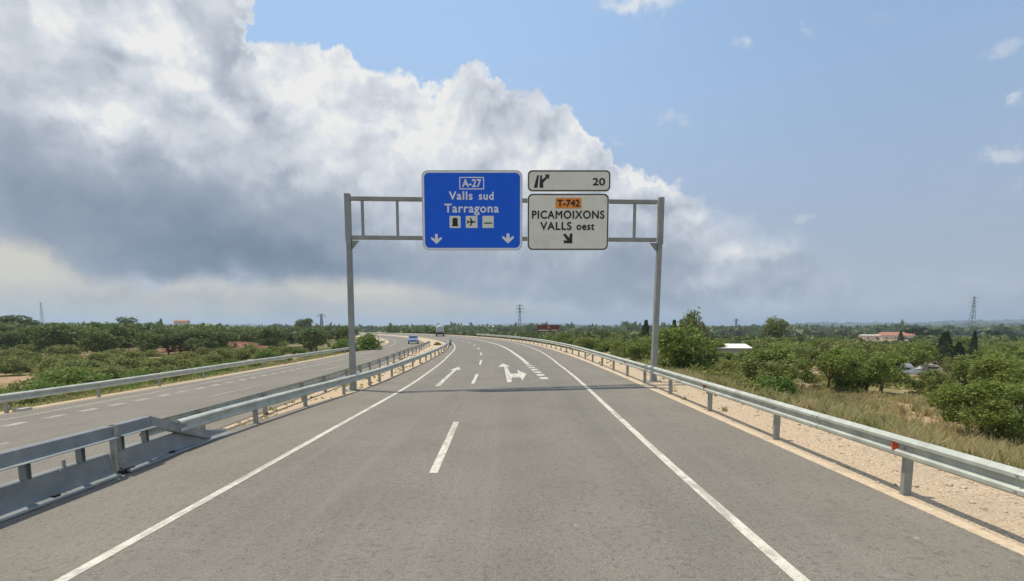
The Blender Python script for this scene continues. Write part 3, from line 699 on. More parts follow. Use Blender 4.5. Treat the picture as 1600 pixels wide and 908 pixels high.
text('sud', -1.40, 8.00, -.79, 8.31, -.012, M_signlight, bs, 0, 1.15)
text('Tarragona', -2.86, 7.36, -.57, 7.82, -.012, M_signlight, bs, 0, 1.1)
for i, (a, b_) in enumerate(((-2.66, -2.19), (-1.97, -1.47), (-1.26, -.78))):
    pc = plate('pictogram', rrect(a, 6.83, b_, 7.33, .02), -.012, .006, M_signwhite, bs); cx = (a + b_) / 2
    if i == 0:      # train seen from the front on its tracks
        pc['label'] = 'train pictogram'
        plate('train_symbol', [(cx - .11, 6.98), (cx - .11, 7.19), (cx - .07, 7.25), (cx + .07, 7.25), (cx + .11, 7.19), (cx + .11, 6.98), (cx + .15, 6.90), (cx - .15, 6.90)], -.018, .004, M_signblack, bs)
    elif i == 1:    # aeroplane pointing right
        pc['label'] = 'aeroplane pictogram'
        h = 7.08
        plate('aeroplane_symbol', [(cx + .19, h), (cx + .15, h + .03), (cx + .05, h + .03), (cx - .03, h + .17), (cx - .08, h + .17), (cx - .03, h + .03), (cx - .13, h + .03), (cx - .17, h + .07), (cx - .20, h + .07), (cx - .18, h), (cx - .20, h - .07), (cx - .17, h - .07), (cx - .13, h - .03), (cx - .03, h - .03), (cx - .08, h - .17), (cx - .03, h - .17), (cx + .05, h - .03), (cx + .15, h - .03)], -.018, .004, M_signblack, bs)
    else:           # small dark wave of houses
        pc['label'] = 'pictogram with a low dark green skyline'
        plate('skyline_symbol', [(cx - .19, 7.02), (cx - .15, 7.07), (cx - .10, 7.04), (cx - .05, 7.09), (cx, 7.04), (cx + .05, 7.09), (cx + .10, 7.04), (cx + .15, 7.07), (cx + .19, 7.02), (cx + .19, 7.0), (cx - .19, 7.0)], -.018, .004, M_greenbeacon, bs)
def darrow(cx, z0, z1, w, parent, mat):
    t = w * .13; zc = z0
    plate('down_arrow', [(cx, z0), (cx - w / 2, z0 + w * .46), (cx - w / 2, z0 + w * .62), (cx - w * .30, z0 + w * .56), (cx - t, z0 + w * .40), (cx - t, z1), (cx + t, z1), (cx + t, z0 + w * .40), (cx + w * .30, z0 + w * .56), (cx + w / 2, z0 + w * .62), (cx + w / 2, z0 + w * .46)], -.012, .006, mat, parent)
darrow(-3.23, 6.16, 6.58, .46, bs, M_signlight); darrow(-.17, 6.18, 6.60, .50, bs, M_signlight)
for x in (-2.9, -.5):
    mb = MB(); mb.box((x, .12, 7.5), (.08, .10, 2.6)); mb.build('bracket', M_steel, bs)
# --- exit number panel and exit sign
def white_sign(name, label, x0, z0, x1, z1, r):
    e = empty(name, (0, SY, 0), label, 'road sign')
    plate('panel', rrect(x0, z0, x1, z1, r), 0, .05, M_signwhite, e)
    i = .045
    ringpoly(rrect(x0 + .02, z0 + .02, x1 - .02, z1 - .02, r - .02), rrect(x0 + .02 + i, z0 + .02 + i, x1 - .02 - i, z1 - .02 - i, r - .05), -.006, .005, 'border', M_signblack, e)
    for x in (x0 + .7, x1 - .7):
        mb = MB(); mb.box((x, .12, (z0 + z1) / 2), (.08, .10, (z1 - z0) * .8)); mb.build('bracket', M_steel, e)
    return e
w1 = white_sign('exit_number_sign', 'long white panel with exit symbol and number 20 at the top right of the gantry', .66, 8.335, 4.17, 9.215, .20)
text('20', 3.42, 8.59, 3.93, 8.88, -.006, M_signblack, w1, 0)
zz = 8.49
plate('road_symbol', [(.92, zz), (1.08, zz), (1.14, zz + .51), (1.06, zz + .51)], -.008, .004, M_signblack, w1)
plate('road_symbol', [(1.16, zz), (1.33, zz), (1.315, zz + .20), (1.50, zz + .40), (1.56, zz + .34), (1.58, zz + .54), (1.38, zz + .54), (1.44, zz + .47), (1.27, zz + .32), (1.27, zz + .51), (1.19, zz + .51)], -.008, .004, M_signblack, w1)
w2 = white_sign('exit_sign', 'white sign with orange T-742 plate reading PICAMOIXONS VALLS oest and a slanting arrow', .66, 5.90, 4.12, 8.255, .22)
plate('route_plate', [(1.85, 7.64), (1.85, 8.07), (2.95, 8.07), (2.95, 7.64)], -.008, .006, M_orange, w2)
text('T-742', 1.93, 7.72, 2.87, 7.99, -.014, M_signblack, w2, 0)
text('PICAMOIXONS', .86, 7.22, 3.92, 7.54, -.008, M_signblack, w2, 0, 1.12)
text('VALLS', 1.22, 6.75, 2.53, 7.07, -.008, M_signblack, w2, 0, 1.12)
text('oest', 2.76, 6.75, 3.51, 6.99, -.008, M_signblack, w2, 0, 1.12)
ax, az_ = 2.20, 6.57
plate('slanting_arrow', [(ax - .02, az_ - .02), (ax + .07, az_ + .03), (ax + .255, az_ - .16), (ax + .255, az_ + .0), (ax + .38, az_ + .05), (ax + .38, az_ - .38), (ax + .03, az_ - .38), (ax + .0, az_ - .26), (ax + .16, az_ - .26)], -.008, .004, M_signblack, w2)

# ================================================================== more road furniture
# brown information sign beyond the right guardrail
br = empty('tourist_sign', (9.2, 130, -1.2), 'wide brown sign with pale writing standing far off right of the bend', 'road sign')
plate('panel', [(-2.75, 3.45), (-2.75, 4.5), (2.75, 4.5), (2.75, 3.45)], 0, .06, M_brown, br)
plate('panel', [(-2.65, 2.8), (-2.65, 3.38), (2.6, 3.38), (2.6, 2.8)], 0, .06, M_brown, br)
plate('pale_symbol', [(-.35, 3.6), (-.2, 4.3), (.25, 4.3), (.4, 3.6)], -.01, .008, surf('sign_beige', (.45, .20, .14), (.5, .24, .17)), br)
plate('pale_line', [(-2.5, 3.02), (-2.5, 3.22), (.2, 3.22), (.2, 3.02)], -.01, .008, M_signwhite, br)
plate('pale_line', [(.8, 3.02), (.8, 3.22), (2.4, 3.22), (2.4, 3.02)], -.01, .008, M_signwhite, br)
for x in (-2, 2):
    mb = MB(); mb.box((x, .12, 2.1), (.14, .14, 4.6)); mb.build('post', M_post, br)
# green marker posts at the nose of the median
c = P(80, -4.75)
gb = empty('marker_post', tuple(c), 'dark green cylindrical marker post at the far end of the near median guardrail', 'marker post')
mb = MB(); mb.tube((0, 0, .0), (0, 0, .75), .17, .15, 14); mb.build('body', M_greenbeacon, gb, smooth=False)
mb = MB(); mb.tube((0, 0, .75), (0, 0, .90), .14, .07, 14); mb.build('cap', M_greenbeacon, gb)
mb = MB(); mb.tube((0, 0, .50), (0, 0, .58), .166, .162, 14); mb.build('band', M_signwhite, gb)

def wheel(parent, x, y, r, w):
    mb = MB(); mb.tube((x - w / 2, y, r), (x + w / 2, y, r), r, n=18); o = mb.build('wheel', M_tyre, parent)
    mb = MB(); mb.tube((x - w / 2 - .01, y, r), (x + w / 2 + .01, y, r), r * .55, n=12); mb.build('rim', M_grey, o)
def car(name, label, loc, rz, paint, L=4.2, W=1.75, H=1.45, cat='car'):
    e = empty(name, loc, label, cat, None, rz)
    prof = [(-L / 2, .35), (-L / 2, .75), (-L / 2 + .25, .9), (-L * .22, .98), (-L * .08, H), (L * .22, H), (L * .40, 1.02), (L / 2 - .05, .95), (L / 2, .7), (L / 2, .35)]
    n = len(prof); mb = MB()
    def wd(z): return W / 2 * (1 if z < 1.0 else .80)
    v = [(-wd(z), y, z) for y, z in prof] + [(wd(z), y, z) for y, z in prof]
    mb.add(v, [tuple(range(n)), tuple(range(2 * n - 1, n - 1, -1))] + [(i, n + i, n + (i + 1) % n, (i + 1) % n) for i in range(n)])
    mb.build('body', paint, e, bevel=.05)
    mb = MB(); w2_ = W / 2 * .82
    mb.add([(-w2_, -L * .205, 1.0), (w2_, -L * .205, 1.0), (w2_ * .95, -L * .09, H - .07), (-w2_ * .95, -L * .09, H - .07)], [(0, 1, 2, 3)])
    o = mb.build('windscreen', M_window, e); o.location = (0, -.02, .02)
    mb = MB(); mb.add([(w2_, L * .36, 1.05), (-w2_, L * .36, 1.05), (-w2_ * .95, L * .23, H - .07), (w2_ * .95, L * .23, H - .07)], [(0, 1, 2, 3)]); o = mb.build('rear_window', M_window, e); o.location = (0, .03, .02)
    for sx_ in (-1, 1):
        mb = MB(); mb.box((sx_ * W / 2 * .90, L * .06, 1.18), (.06, L * .34, .26)); mb.build('side_window', M_window, e)
        mb = MB(); mb.box((sx_ * W * .36, -L / 2 - .01, .72), (.34, .05, .14)); mb.build('headlight', M_signwhite, e)
        for yy in (-L * .31, L * .31): wheel(e, sx_ * (W / 2 - .08), yy, .32, .22)
    return e
c = P(94.6, -10.6)
car('car', 'light blue car coming towards us on the opposite carriageway', tuple(c), heading(94.6) , M_carblue)
# lorry ahead, round the bend on our carriageway
c = P(141, -3.0); s_l = 141
lr = empty('lorry', (-21.3, 152, SL * -3), 'white rounded tanker lorry ahead beyond the end of the median rails', 'lorry', None, .14)
mb = MB(); n = 18
pts = [(1.18 * math.cos(2 * math.pi * i / n), 2.35 + 1.12 * math.sin(2 * math.pi * i / n)) for i in range(n)]
mb.add([(x, 0, z) for x, z in pts] + [(x, 9, z) for x, z in pts] + [(x * .7, -.35, 2.35 + (z - 2.35) * .7) for x, z in pts], [(i, n + i, n + (i + 1) % n, (i + 1) % n) for i in range(n)] + [(2 * n + i, i, (i + 1) % n, 2 * n + (i + 1) % n) for i in range(n)] + [tuple(range(2 * n, 3 * n))[::-1], tuple(range(n, 2 * n))])
mb.build('tank', surf('tank_paint', (.42, .45, .46), (.50, .53, .53), 1, .4), lr, smooth=False)
mb = MB(); mb.box((0, 4.4, 1.05), (2.3, 9.0, .35)); mb.box((0, .1, .8), (2.4, .12, .35)); mb.build('chassis', M_dark, lr)
mb = MB(); mb.box((0, 11.0, 1.9), (2.4, 2.0, 2.5)); mb.build('cab', M_white, lr, bevel=.1)
for y_ in (1.0, 2.3, 3.6, 10.8):
    for x_ in (-1, 1): wheel(lr, x_ * 1.05, y_, .5, .35)
for x_ in (-.95, .95):
    mb = MB(); mb.box((x_, -.02, .85), (.3, .06, .14)); mb.build('tail_light', M_red, lr)

def pylon(x, y, zb, H, w, label, arms=3, aw=5.0, thick=.22):
    e = empty('electricity_pylon', (x, y, zb), label, 'pylon')
    mb = MB(); lv = [0, .2, .38, .54, .68, .78, .86, .93, 1.0]
    def wd(t): return w * (1 - t) ** 1.15 * .9 + .9
    for i in range(len(lv) - 1):
        z0_, z1_ = lv[i] * H, lv[i + 1] * H; a, b = wd(lv[i]) / 2, wd(lv[i + 1]) / 2
        cs = [(-1, -1), (1, -1), (1, 1), (-1, 1)]
        for k in range(4):
            p, q = cs[k], cs[(k + 1) % 4]
            mb.tube((p[0] * a, p[1] * a, z0_), (p[0] * b, p[1] * b, z1_), thick, n=4, cap=False)
            mb.tube((p[0] * a, p[1] * a, z0_), (q[0] * b, q[1] * b, z1_), thick * .6, n=4, cap=False)
            mb.tube((q[0] * a, q[1] * a, z0_), (p[0] * b, p[1] * b, z1_), thick * .6, n=4, cap=False)
    mb.build('lattice_tower', M_lattice, e)
    for i in range(arms):
        z = H * (.98 - .115 * i); a_ = aw * (1 if i != 1 else 1.25)
        mb = MB()
        for s_ in (-1, 1):
            mb.tube((0, 0, z), (s_ * a_, 0, z - .2), thick * .8, thick * .4, 4); mb.tube((0, 0, z + H * .035), (s_ * a_, 0, z - .15), thick * .6, thick * .3, 4)
            mb.tube((s_ * a_, 0, z - .2), (s_ * a_, 0, z - 2.2), thick * .55, n=5)
        mb.build('cross_arm', M_lattice, e)
pylon(10.5, 700, -4, 37, 5, 'tall dark electricity pylon near the centre of the horizon', 3, 4.5, .42)
pylon(625, 700, -6, 50, 7, 'pale lattice pylon on the right standing above the cypresses', 3, 4.8, .24)
pylon(-255, 690, 0, 20.5, 4, 'short pylon left of the gantry leg on the skyline', 2, 5.0, .40)
pylon(-820, 900, 2, 44, 5, 'faint thin pylon at the far left over the pine wood', 1, 3.0, .16)
pylon(348, 800, -6, 22, 4, 'small distant pylon right of the gantry above the orchards', 2, 3.5, .32)

# ------------------------------------------------------------------ buildings
def house(name, label, cat, loc, rz, w, d, h, roofh, wallm, roofm, wins=3, over=.5, shed=False):
    e = empty(name, loc, label, cat, None, rz)
    mb = MB(); mb.box((0, 0, h / 2), (w, d, h)); mb.build('wall', wallm, e)
    mb = MB(); a, b = w / 2 + over, d / 2 + over
    if shed: v = [(-a, -b, h), (a, -b, h), (a, b, h + roofh), (-a, b, h + roofh), (-a, -b, h + .15), (a, -b, h + .15), (a, b, h + roofh + .15), (-a, b, h + roofh + .15)]; fs = [(3, 2, 1, 0), (4, 5, 6, 7), (0, 1, 5, 4), (1, 2, 6, 5), (2, 3, 7, 6), (3, 0, 4, 7)]
    else: v = [(-a, -b, h), (a, -b, h), (a, b, h), (-a, b, h), (-a * .86, 0, h + roofh), (a * .86, 0, h + roofh)]; fs = [(0, 1, 5, 4), (1, 2, 5), (2, 3, 4, 5), (3, 0, 4), (3, 2, 1, 0)]
    mb.add(v, fs); mb.build('roof', roofm, e)
    for i in range(wins):
        x = -w / 2 + w * (i + .5) / wins
        mb = MB(); mb.box((x, -d / 2 - .01, h * .55), (1.0, .06, 1.1)); fr = mb.build('window', M_whitewall, e)
        mb = MB(); mb.box((x, -d / 2 - .045, h * .55), (.8, .05, .9)); mb.build('pane', M_window, fr)
    mb = MB(); mb.box((w * .36, -d / 2 - .02, 1.05), (.95, .06, 2.1)); mb.build('door', M_bark, e)
    return e
house('farmhouse', 'white farmhouse on the left skyline beside a tall dark cypress', 'house', (-283, 442, 2.4), .3, 10, 8, 5.6, 1.3, M_wall, M_roof, 3)
house('house', 'low house with wide red tiled roof beyond the orchards on the right', 'house', (247, 330, -5.6), -.25, 20, 10, 3.3, 2.1, M_wall, M_roof, 4)
house('house', 'small annex with flat beige roof left of the red roofed house', 'house', (224, 322, -5.4), -.25, 9, 8, 3.2, .5, M_wall, M_wall, 2)
house('shed', 'white roofed shed showing as a bright strip among the trees right of the gantry', 'shed', (32.8, 77, -3.2), -.18, 4.6, 3.5, 2.7, .5, M_concrete, M_whiteroof, 1, .3, True)
house('house', 'tiny white house far away in the haze right of the round topped trees', 'house', (258, 800, -3), .1, 16, 9, 6, 2, M_whitewall, M_roof, 3)
house('house', 'tiny pale house on the horizon just left of the brown sign', 'house', (-30, 620, -1), .1, 16, 9, 4, 1.4, M_wall, M_wall, 3)
# sheeted structure and pale vehicles by the cypresses
car('parked_van', 'pale blue van parked among bushes left of the dark broad cypress', (48.6, 63, -3.55), 1.25, surf('pale_blue_paint', (.42, .50, .58), (.48, .56, .63), 1, .3), 3.6, 1.8, 1.75, 'van')
car('parked_car', 'dusty beige car parked between the pale van and the dark cypress', (52.6, 64, -3.55), 1.45, surf('beige_paint', (.50, .45, .40), (.56, .50, .45), 1, .35), 3.6, 1.7, 1.55)
# ------------------------------------------------------------------ red earth bank on the left
def earth_bank(name, x0, y0, x1, y1, zb, h, label):
    mb = MB(); n = 60; v = []
    for i in range(n + 1):
        t = i / n; x, y = x0 + (x1 - x0) * t, y0 + (y1 - y0) * t
        e = min(1, 6 * t, 6 * (1 - t)) ** .5
        hh = h * e * (.85 + .25 * math.sin(i * 1.7) * math.sin(i * .6))
        for k, (dy, q) in enumerate(((-2.6, 0), (-1.4 + .5 * math.sin(i * 2.1), .5), (-.6 + .4 * math.sin(i * 3.3), .93), (1.0, 1.0), (7.0, .85), (11, 0))):
            v.append((x, y + dy, zb + hh * q))
    f = [(i * 6 + j, (i + 1) * 6 + j, (i + 1) * 6 + j + 1, i * 6 + j + 1) for i in range(n) for j in range(5)]
    mb.add(v, f); return tag(mb.build(name, M_bank), label, kind='structure')
earth_bank('bank', -76, 112, -50, 103, -2.6, 2.2, 'red earth bank in the scrub on the left')
# ================================================================== vegetation
def quads(cent, nrm_bias, size, rng, asp=1.6, flat=0.0):
    """leaf quads at cent (n x 3); returns verts, faces"""
    n = len(cent)
    a = rng.normal(size=(n, 3)); a[:, 2] *= (1 - flat); a /= np.linalg.norm(a, axis=1)[:, None] + 1e-9
    b = rng.normal(size=(n, 3)) + nrm_bias * .3; b = np.cross(a, b); b /= np.linalg.norm(b, axis=1)[:, None] + 1e-9
    s = (size * rng.uniform(.6, 1.35, n))[:, None]
    a = a * s * asp / 2; b = b * s / 2
    tip = a * 1.25
    V = np.stack([cent - a, cent - b * .9 + a * .1, cent + tip, cent + b * .9 + a * .1], 1).reshape(-1, 3)
    F = np.arange(4 * n).reshape(-1, 4)
    return V, F
def np_mesh(name, V, F, mats, mi=None):
    me = bpy.data.meshes.new(name); me.vertices.add(len(V)); me.vertices.foreach_set('co', V.astype(np.float32).ravel())
    k = F.shape[1]; me.loops.add(F.size); me.loops.foreach_set('vertex_index', F.astype(np.int32).ravel())
    me.polygons.add(len(F)); me.polygons.foreach_set('loop_start', np.arange(0, F.size, k, dtype=np.int32)); me.polygons.foreach_set('loop_total', np.full(len(F), k, dtype=np.int32))
    for m in mats: me.materials.append(m)
    if mi is not None: me.polygons.foreach_set('material_index', mi.astype(np.int32))
    me.update(calc_edges=True); return me
def crown_pts(n, rng, kind='round'):
    """points of foliage inside a unit crown: z from 0 (bottom) to 1 (top), radius about .5"""
    if kind == 'cypress':
        z = rng.uniform(0, 1, n) ** .9; r = .5 * np.sin(np.clip((1 - z) * 1.25 + .12, 0, 1) * math.pi / 2) ** .9 * np.minimum(1, z * 9 + .35)
        r = r * (.72 + .32 * rng.uniform(0, 1, n)) * (1 + .12 * np.sin(z * 31 + 2)); t = rng.uniform(0, 2 * math.pi, n)
        r *= 1 + .12 * np.sin(3 * t + z * 9)
        return np.stack([r * np.cos(t), r * np.sin(t), z], 1)
    nl = {'round': 16, 'pine': 13, 'shrub': 13, 'airy': 20, 'flat': 15}[kind]
    out = []
    for i in range(nl):
        d = rng.normal(size=3); d /= np.linalg.norm(d)
        if kind == 'shrub': c = np.array([d[0] * .34, d[1] * .34, abs(d[2]) * .45 + .12]); rr = rng.uniform(.15, .26)
        elif kind == 'pine': c = np.array([d[0] * .33, d[1] * .33, .52 + d[2] * .33]); rr = rng.uniform(.13, .21)
        elif kind == 'flat': c = np.array([d[0] * .38, d[1] * .38, .60 + d[2] * .22]); rr = rng.uniform(.12, .19)
        elif kind == 'airy': c = np.array([d[0] * .36, d[1] * .36, .50 + d[2] * .38]); rr = rng.uniform(.09, .17)
        else: c = np.array([d[0] * .31, d[1] * .31, .52 + d[2] * .34]); rr = rng.uniform(.13, .22)
        m = int(n / nl)
        p = rng.normal(size=(m, 3)); p /= np.linalg.norm(p, axis=1)[:, None]; p *= (rr * rng.uniform(.45, 1.08, m) ** .6)[:, None]
        if kind in ('pine', 'flat'): p[:, 2] *= .7
        # ragged sprigs
        sp = rng.uniform(size=m) < .14; p[sp] *= rng.uniform(1.1, 1.75, sp.sum())[:, None]
        out.append(c + p)
    o = np.concatenate(out); o[:, 2] = np.clip(o[:, 2], 0.0, 1.15); return o
def crown_mesh(name, kind, n, leaf, mat, seed):
    rng = np.random.default_rng(seed); p = crown_pts(n, rng, kind)
    V, F = quads(p, 0, leaf, rng, 1.7 if kind != 'pine' else 2.2); return np_mesh(name, V, F, [mat])
def trunk_mesh(name, seed, h=.45, r=.035, limbs=5, spread=.28, top=.72):
    rg = random.Random(seed); mb = MB(); p0 = Vector((0, 0, -.06)); p1 = Vector((rg.uniform(-.03, .03), rg.uniform(-.03, .03), h * .5)); p2 = Vector((rg.uniform(-.05, .05), rg.uniform(-.05, .05), h))
    mb.tube(p0, p1, r * 1.25, r, 7, cap=False); mb.tube(p1, p2, r, r * .8, 7, cap=False)
    for i in range(limbs):
        a = 2 * math.pi * (i + rg.random() * .6) / limbs; q = p2 + Vector((math.cos(a) * spread * .5, math.sin(a) * spread * .5, (top - h) * .55)); e = q + Vector((math.cos(a) * spread * .6, math.sin(a) * spread * .6, (top - h) * rg.uniform(.3, .7)))
        mb.tube(p2, q, r * .6, r * .38, 5, cap=False); mb.tube(q, e, r * .38, r * .12, 5, cap=False)
    return mb.mesh(name, M_bark, True)
def variants(prefix, kind, k, n, leaf, mat, seed): return [crown_mesh(prefix, kind, n, leaf, mat, seed + i) for i in range(k)]
CR = {
 'orch': variants('crown', 'round', 5, 3600, .038, L_orch, 10),
 'shrub': variants('foliage', 'shrub', 5, 3200, .040, L_shrub, 30),
 'bright': variants('foliage', 'shrub', 3, 3200, .040, L_bright, 50),
 'pine': variants('crown', 'pine', 4, 3200, .036, L_pine, 70),
 'flatpine': variants('crown', 'flat', 2, 3400, .034, L_cyp, 80),
 'cyp': variants('crown', 'cypress', 2, 2600, .042, L_cyp, 90),
 'airy': variants('crown', 'airy', 3, 3600, .032, L_olive, 100),
 'hero': variants('crown', 'airy', 2, 11000, .022, L_orch, 120),
 'olive': variants('crown', 'round', 3, 3600, .038, L_olive, 140),
}
TR = {'orch': [trunk_mesh('trunk', 1), trunk_mesh('trunk', 2), trunk_mesh('trunk', 3)], 'hero': [trunk_mesh('trunk', 5, .30, .028, 6, .34, .8), trunk_mesh('trunk', 6, .34, .024, 6, .32, .8)], 'pine': [trunk_mesh('trunk', 7, .5, .03, 5, .2, .8)], 'cyp': [trunk_mesh('trunk', 8, .3, .03, 2, .05, .8)], 'shrub': [trunk_mesh('stem', 9, .15, .03, 6, .3, .5)]}
MANY = []
def plant(name, kind, x, y, h, w, label, cat, group=None, z=None, var=None, trunk=True, base=None):
    zz = terrain_z(x, y) if z is None else z
    e = empty(name, (x, y, zz - .03), label, cat, group, random.uniform(0, 6.28))
    if group: MANY.append((e, x, y, h, kind))
    cs = CR[kind]; me = cs[(random.randrange(len(cs)) if var is None else var) % len(cs)]
    lowcut = {'orch': .16, 'hero': .04, 'airy': .08, 'olive': .12, 'pine': .12, 'flatpine': .18, 'cyp': .03, 'shrub': -.05, 'bright': -.05}[kind] if base is None else base
    o = link_mesh('crown' if kind not in ('shrub', 'bright') else 'foliage', me, e, (0, 0, lowcut * h)); o.scale = (w, w * random.uniform(.9, 1.1), h * (1 - lowcut))
    if trunk:
        tk = {'orch': 'orch', 'hero': 'hero', 'airy': 'orch', 'olive': 'orch', 'pine': 'pine', 'flatpine': 'pine', 'cyp': 'cyp', 'shrub': 'shrub', 'bright': 'shrub'}[kind]
        t = link_mesh('stem' if tk == 'shrub' else 'trunk', random.choice(TR[tk]), e); t.scale = (h, h, h)
    return e
# --- trees one can point at
def at(px, Y): return (px - 800) / FPX * Y       # world X of a photo column at distance Y
named = [
 ('fruit_tree', 'hero', 17.4, 18.6, 2.35, 3.5, 'low leafy fruit tree with short trunk nearest the right guardrail, cut by the picture edge', 'tree', 0),
 ('fruit_tree', 'hero', 20.2, 20.0, 2.3, 3.3, 'leafy fruit tree at the right picture edge behind the nearest one', 'tree', 1),
 ('fruit_tree', 'hero', 20.8, 33.5, 2.9, 4.0, 'fruit tree with thin leaning trunk showing above the dry grass strip', 'tree', 0),
 ('tree', 'olive', 26.7, 75, 7.2, 4.8, 'tall round topped olive green tree just right of the gantry leg', 'tree', 0),
 ('tree', 'olive', 77, 150, 9.2, 7.5, 'dark round tree rising alone above the orchards right of centre', 'tree', 1),
 ('stone_pine', 'flatpine', 205, 258, 9.0, 15, 'wide dark stone pine between the red roof and the pale pylon, left half', 'pine tree', 0),
 ('stone_pine', 'flatpine', 216, 262, 8.0, 13, 'wide dark stone pine between the red roof and the pale pylon, right half', 'pine tree', 1),
 ('stone_pine', 'flatpine', 245, 262, 7.6, 8.5, 'lone small stone pine right of the pale pylon', 'pine tree', 0),
 ('cypress', 'cyp', 62.5, 74, 5.6, 2.1, 'broad dark cypress behind the parked pale vehicles', 'cypress', 0),
 ('cypress', 'cyp', 65.4, 75, 4.3, 1.6, 'shorter cypress touching the right side of the broad dark one', 'cypress', 1),
 ('cypress', 'cyp', 76.5, 85, 5.6, 1.1, 'slim pointed cypress standing alone right of the broad pair', 'cypress', 1),
 ('cypress', 'cyp', 73.5, 84, 3.4, 1.3, 'small squat cypress at the foot of the slim pointed one', 'cypress', 0),
 ('cypress', 'cyp', 146, 193, 6.2, 2.0, 'thin cypress in front of the red tiled roof', 'cypress', 1),
 ('cypress', 'cyp', 148, 188, 3.8, 1.7, 'lower cypress leaning beside the thin one under the red roof', 'cypress', 0),
 ('cypress', 'cyp', 25.2, 80, 6.0, 1.5, 'left one of two dark cypresses right of the gantry leg', 'cypress', 0),
 ('cypress', 'cyp', 26.6, 81, 6.1, 1.5, 'right one of two dark cypresses right of the gantry leg', 'cypress', 1),
 ('cypress', 'cyp', at(1008, 90), 90, 6.2, 1.8, 'dark cypress half hidden behind the right gantry leg', 'cypress', 0),
 ('cypress', 'cyp', -297, 436, 13.5, 3.8, 'tall dark cypress beside the white farmhouse on the left skyline', 'cypress', 0),
 ('tree', 'orch', 10.6, 32.5, 3.6, 4.2, 'dense dark green tree close behind the guardrail right of the gantry leg', 'tree', 1),
 ('tree', 'orch', 12.9, 35.5, 3.0, 3.3, 'dense green tree two along from the gantry leg behind the guardrail', 'tree', 2),
 ('tree', 'olive', 19.3, 38.5, 3.3, 3.9, 'yellowish green tree left of the bare reddish path', 'tree', 2),
 ('tree', 'bright', 14.2, 27.5, 1.9, 2.4, 'bright green sapling just above the guardrail right of the gantry', 'bush', 0),
 ('pine', 'pine', -92, 104, 6.6, 8.0, 'big dark rounded pine in the middle of the scrub at the left', 'pine tree', 0),
 ('pine', 'pine', -197, 262, 11.5, 13, 'tallest round pine crown on the left skyline', 'pine tree', 1),
 ('pine', 'pine', -182, 262, 10.3, 9, 'second tall pine crown on the left skyline, right of the tallest', 'pine tree', 2),
 ('pine', 'pine', -172, 178, 10.0, 14, 'broad pine mass at the left picture edge on the skyline', 'pine tree', 3),
 ('pine', 'pine', -101, 250, 9.5, 9, 'lone dark pine left of the gantry leg on the skyline', 'pine tree', 0),
 ('tree', 'bright', -19.6, 70, 3.4, 4.0, 'bright green bushy tree growing over the outer guardrail at the bend', 'tree', 1),
 ('tree', 'bright', -21.6, 66, 2.6, 3.4, 'lower bright green bush left of the bushy tree at the bend', 'bush', 2),
 ('bush', 'shrub', -46, 62, 2.6, 4.2, 'dark rounded bush in the middle of the scrub left', 'bush', 0),
 ('bush', 'bright', -28, 48, 2.2, 3.6, 'vivid green shrub just behind the outer guardrail', 'bush', 0),
 ('bush', 'bright', -31.5, 43, 1.8, 3.2, 'low vivid green shrub left of its taller twin behind the guardrail', 'bush', 1),
 ('bush', 'shrub', P(84, -6.6).x, P(84, -6.6).y, 1.15, 1.3, 'dark bush growing in the gravel between the ends of the median rails', 'bush', 1),
]
for nm, kd, x, y, h, w, lb, ct, vr in named: plant(nm, kd, x, y, h, w, lb, ct, var=vr)

# --- many alike: orchards, scrub and pines, each still a plant of its own
taken = [(a[2], a[3]) for a in named]
def okpos(x, y, r):
    s, u = su(x, y)
    if -20.5 - r * .3 < u < 9.3 + r * .3: return False
    return all((x - a) ** 2 + (y - b) ** 2 > r * r for a, b in taken)
def cap(x, y):
    """most a plant may rise above sea level here: the skyline drops in front of the shed, the parked cars, the red roof"""
    px = 800 + FPX * x / y; k = 12
    if px < 62 and y < 46: k = 84
    elif px < 290: k = -15
    elif px < 640: k = -8 if y > 90 else 6
    elif 822 < px < 892 and y < 131: k = 9
    elif 1095 < px < 1182 and y < 76: k = 33
    elif 1385 < px < 1498 and y < 62: k = 62
    elif 1470 < px < 1535 and y < 90: k = 40
    elif 1335 < px < 1435 and y < 315: k = 21
    if px > 1100 and k == 12: k = 17
    if y > 110 and px > 640 and k in (12, 17): k = 6 if px < 1000 else 6 + 7 * min(1, (px - 1000) / 150)
    return CAMH - k * y / FPX
def clear_r(x, y):
    px = 800 + 800 * x / y
    if 22 < y < 31 and x > 11.5: return True          # strip of dry grass and bare soil
    if 1225 < px < 1295 and 26 < y < 62: return True    # bare reddish path
    return False
random.seed(21)
cnt = 0
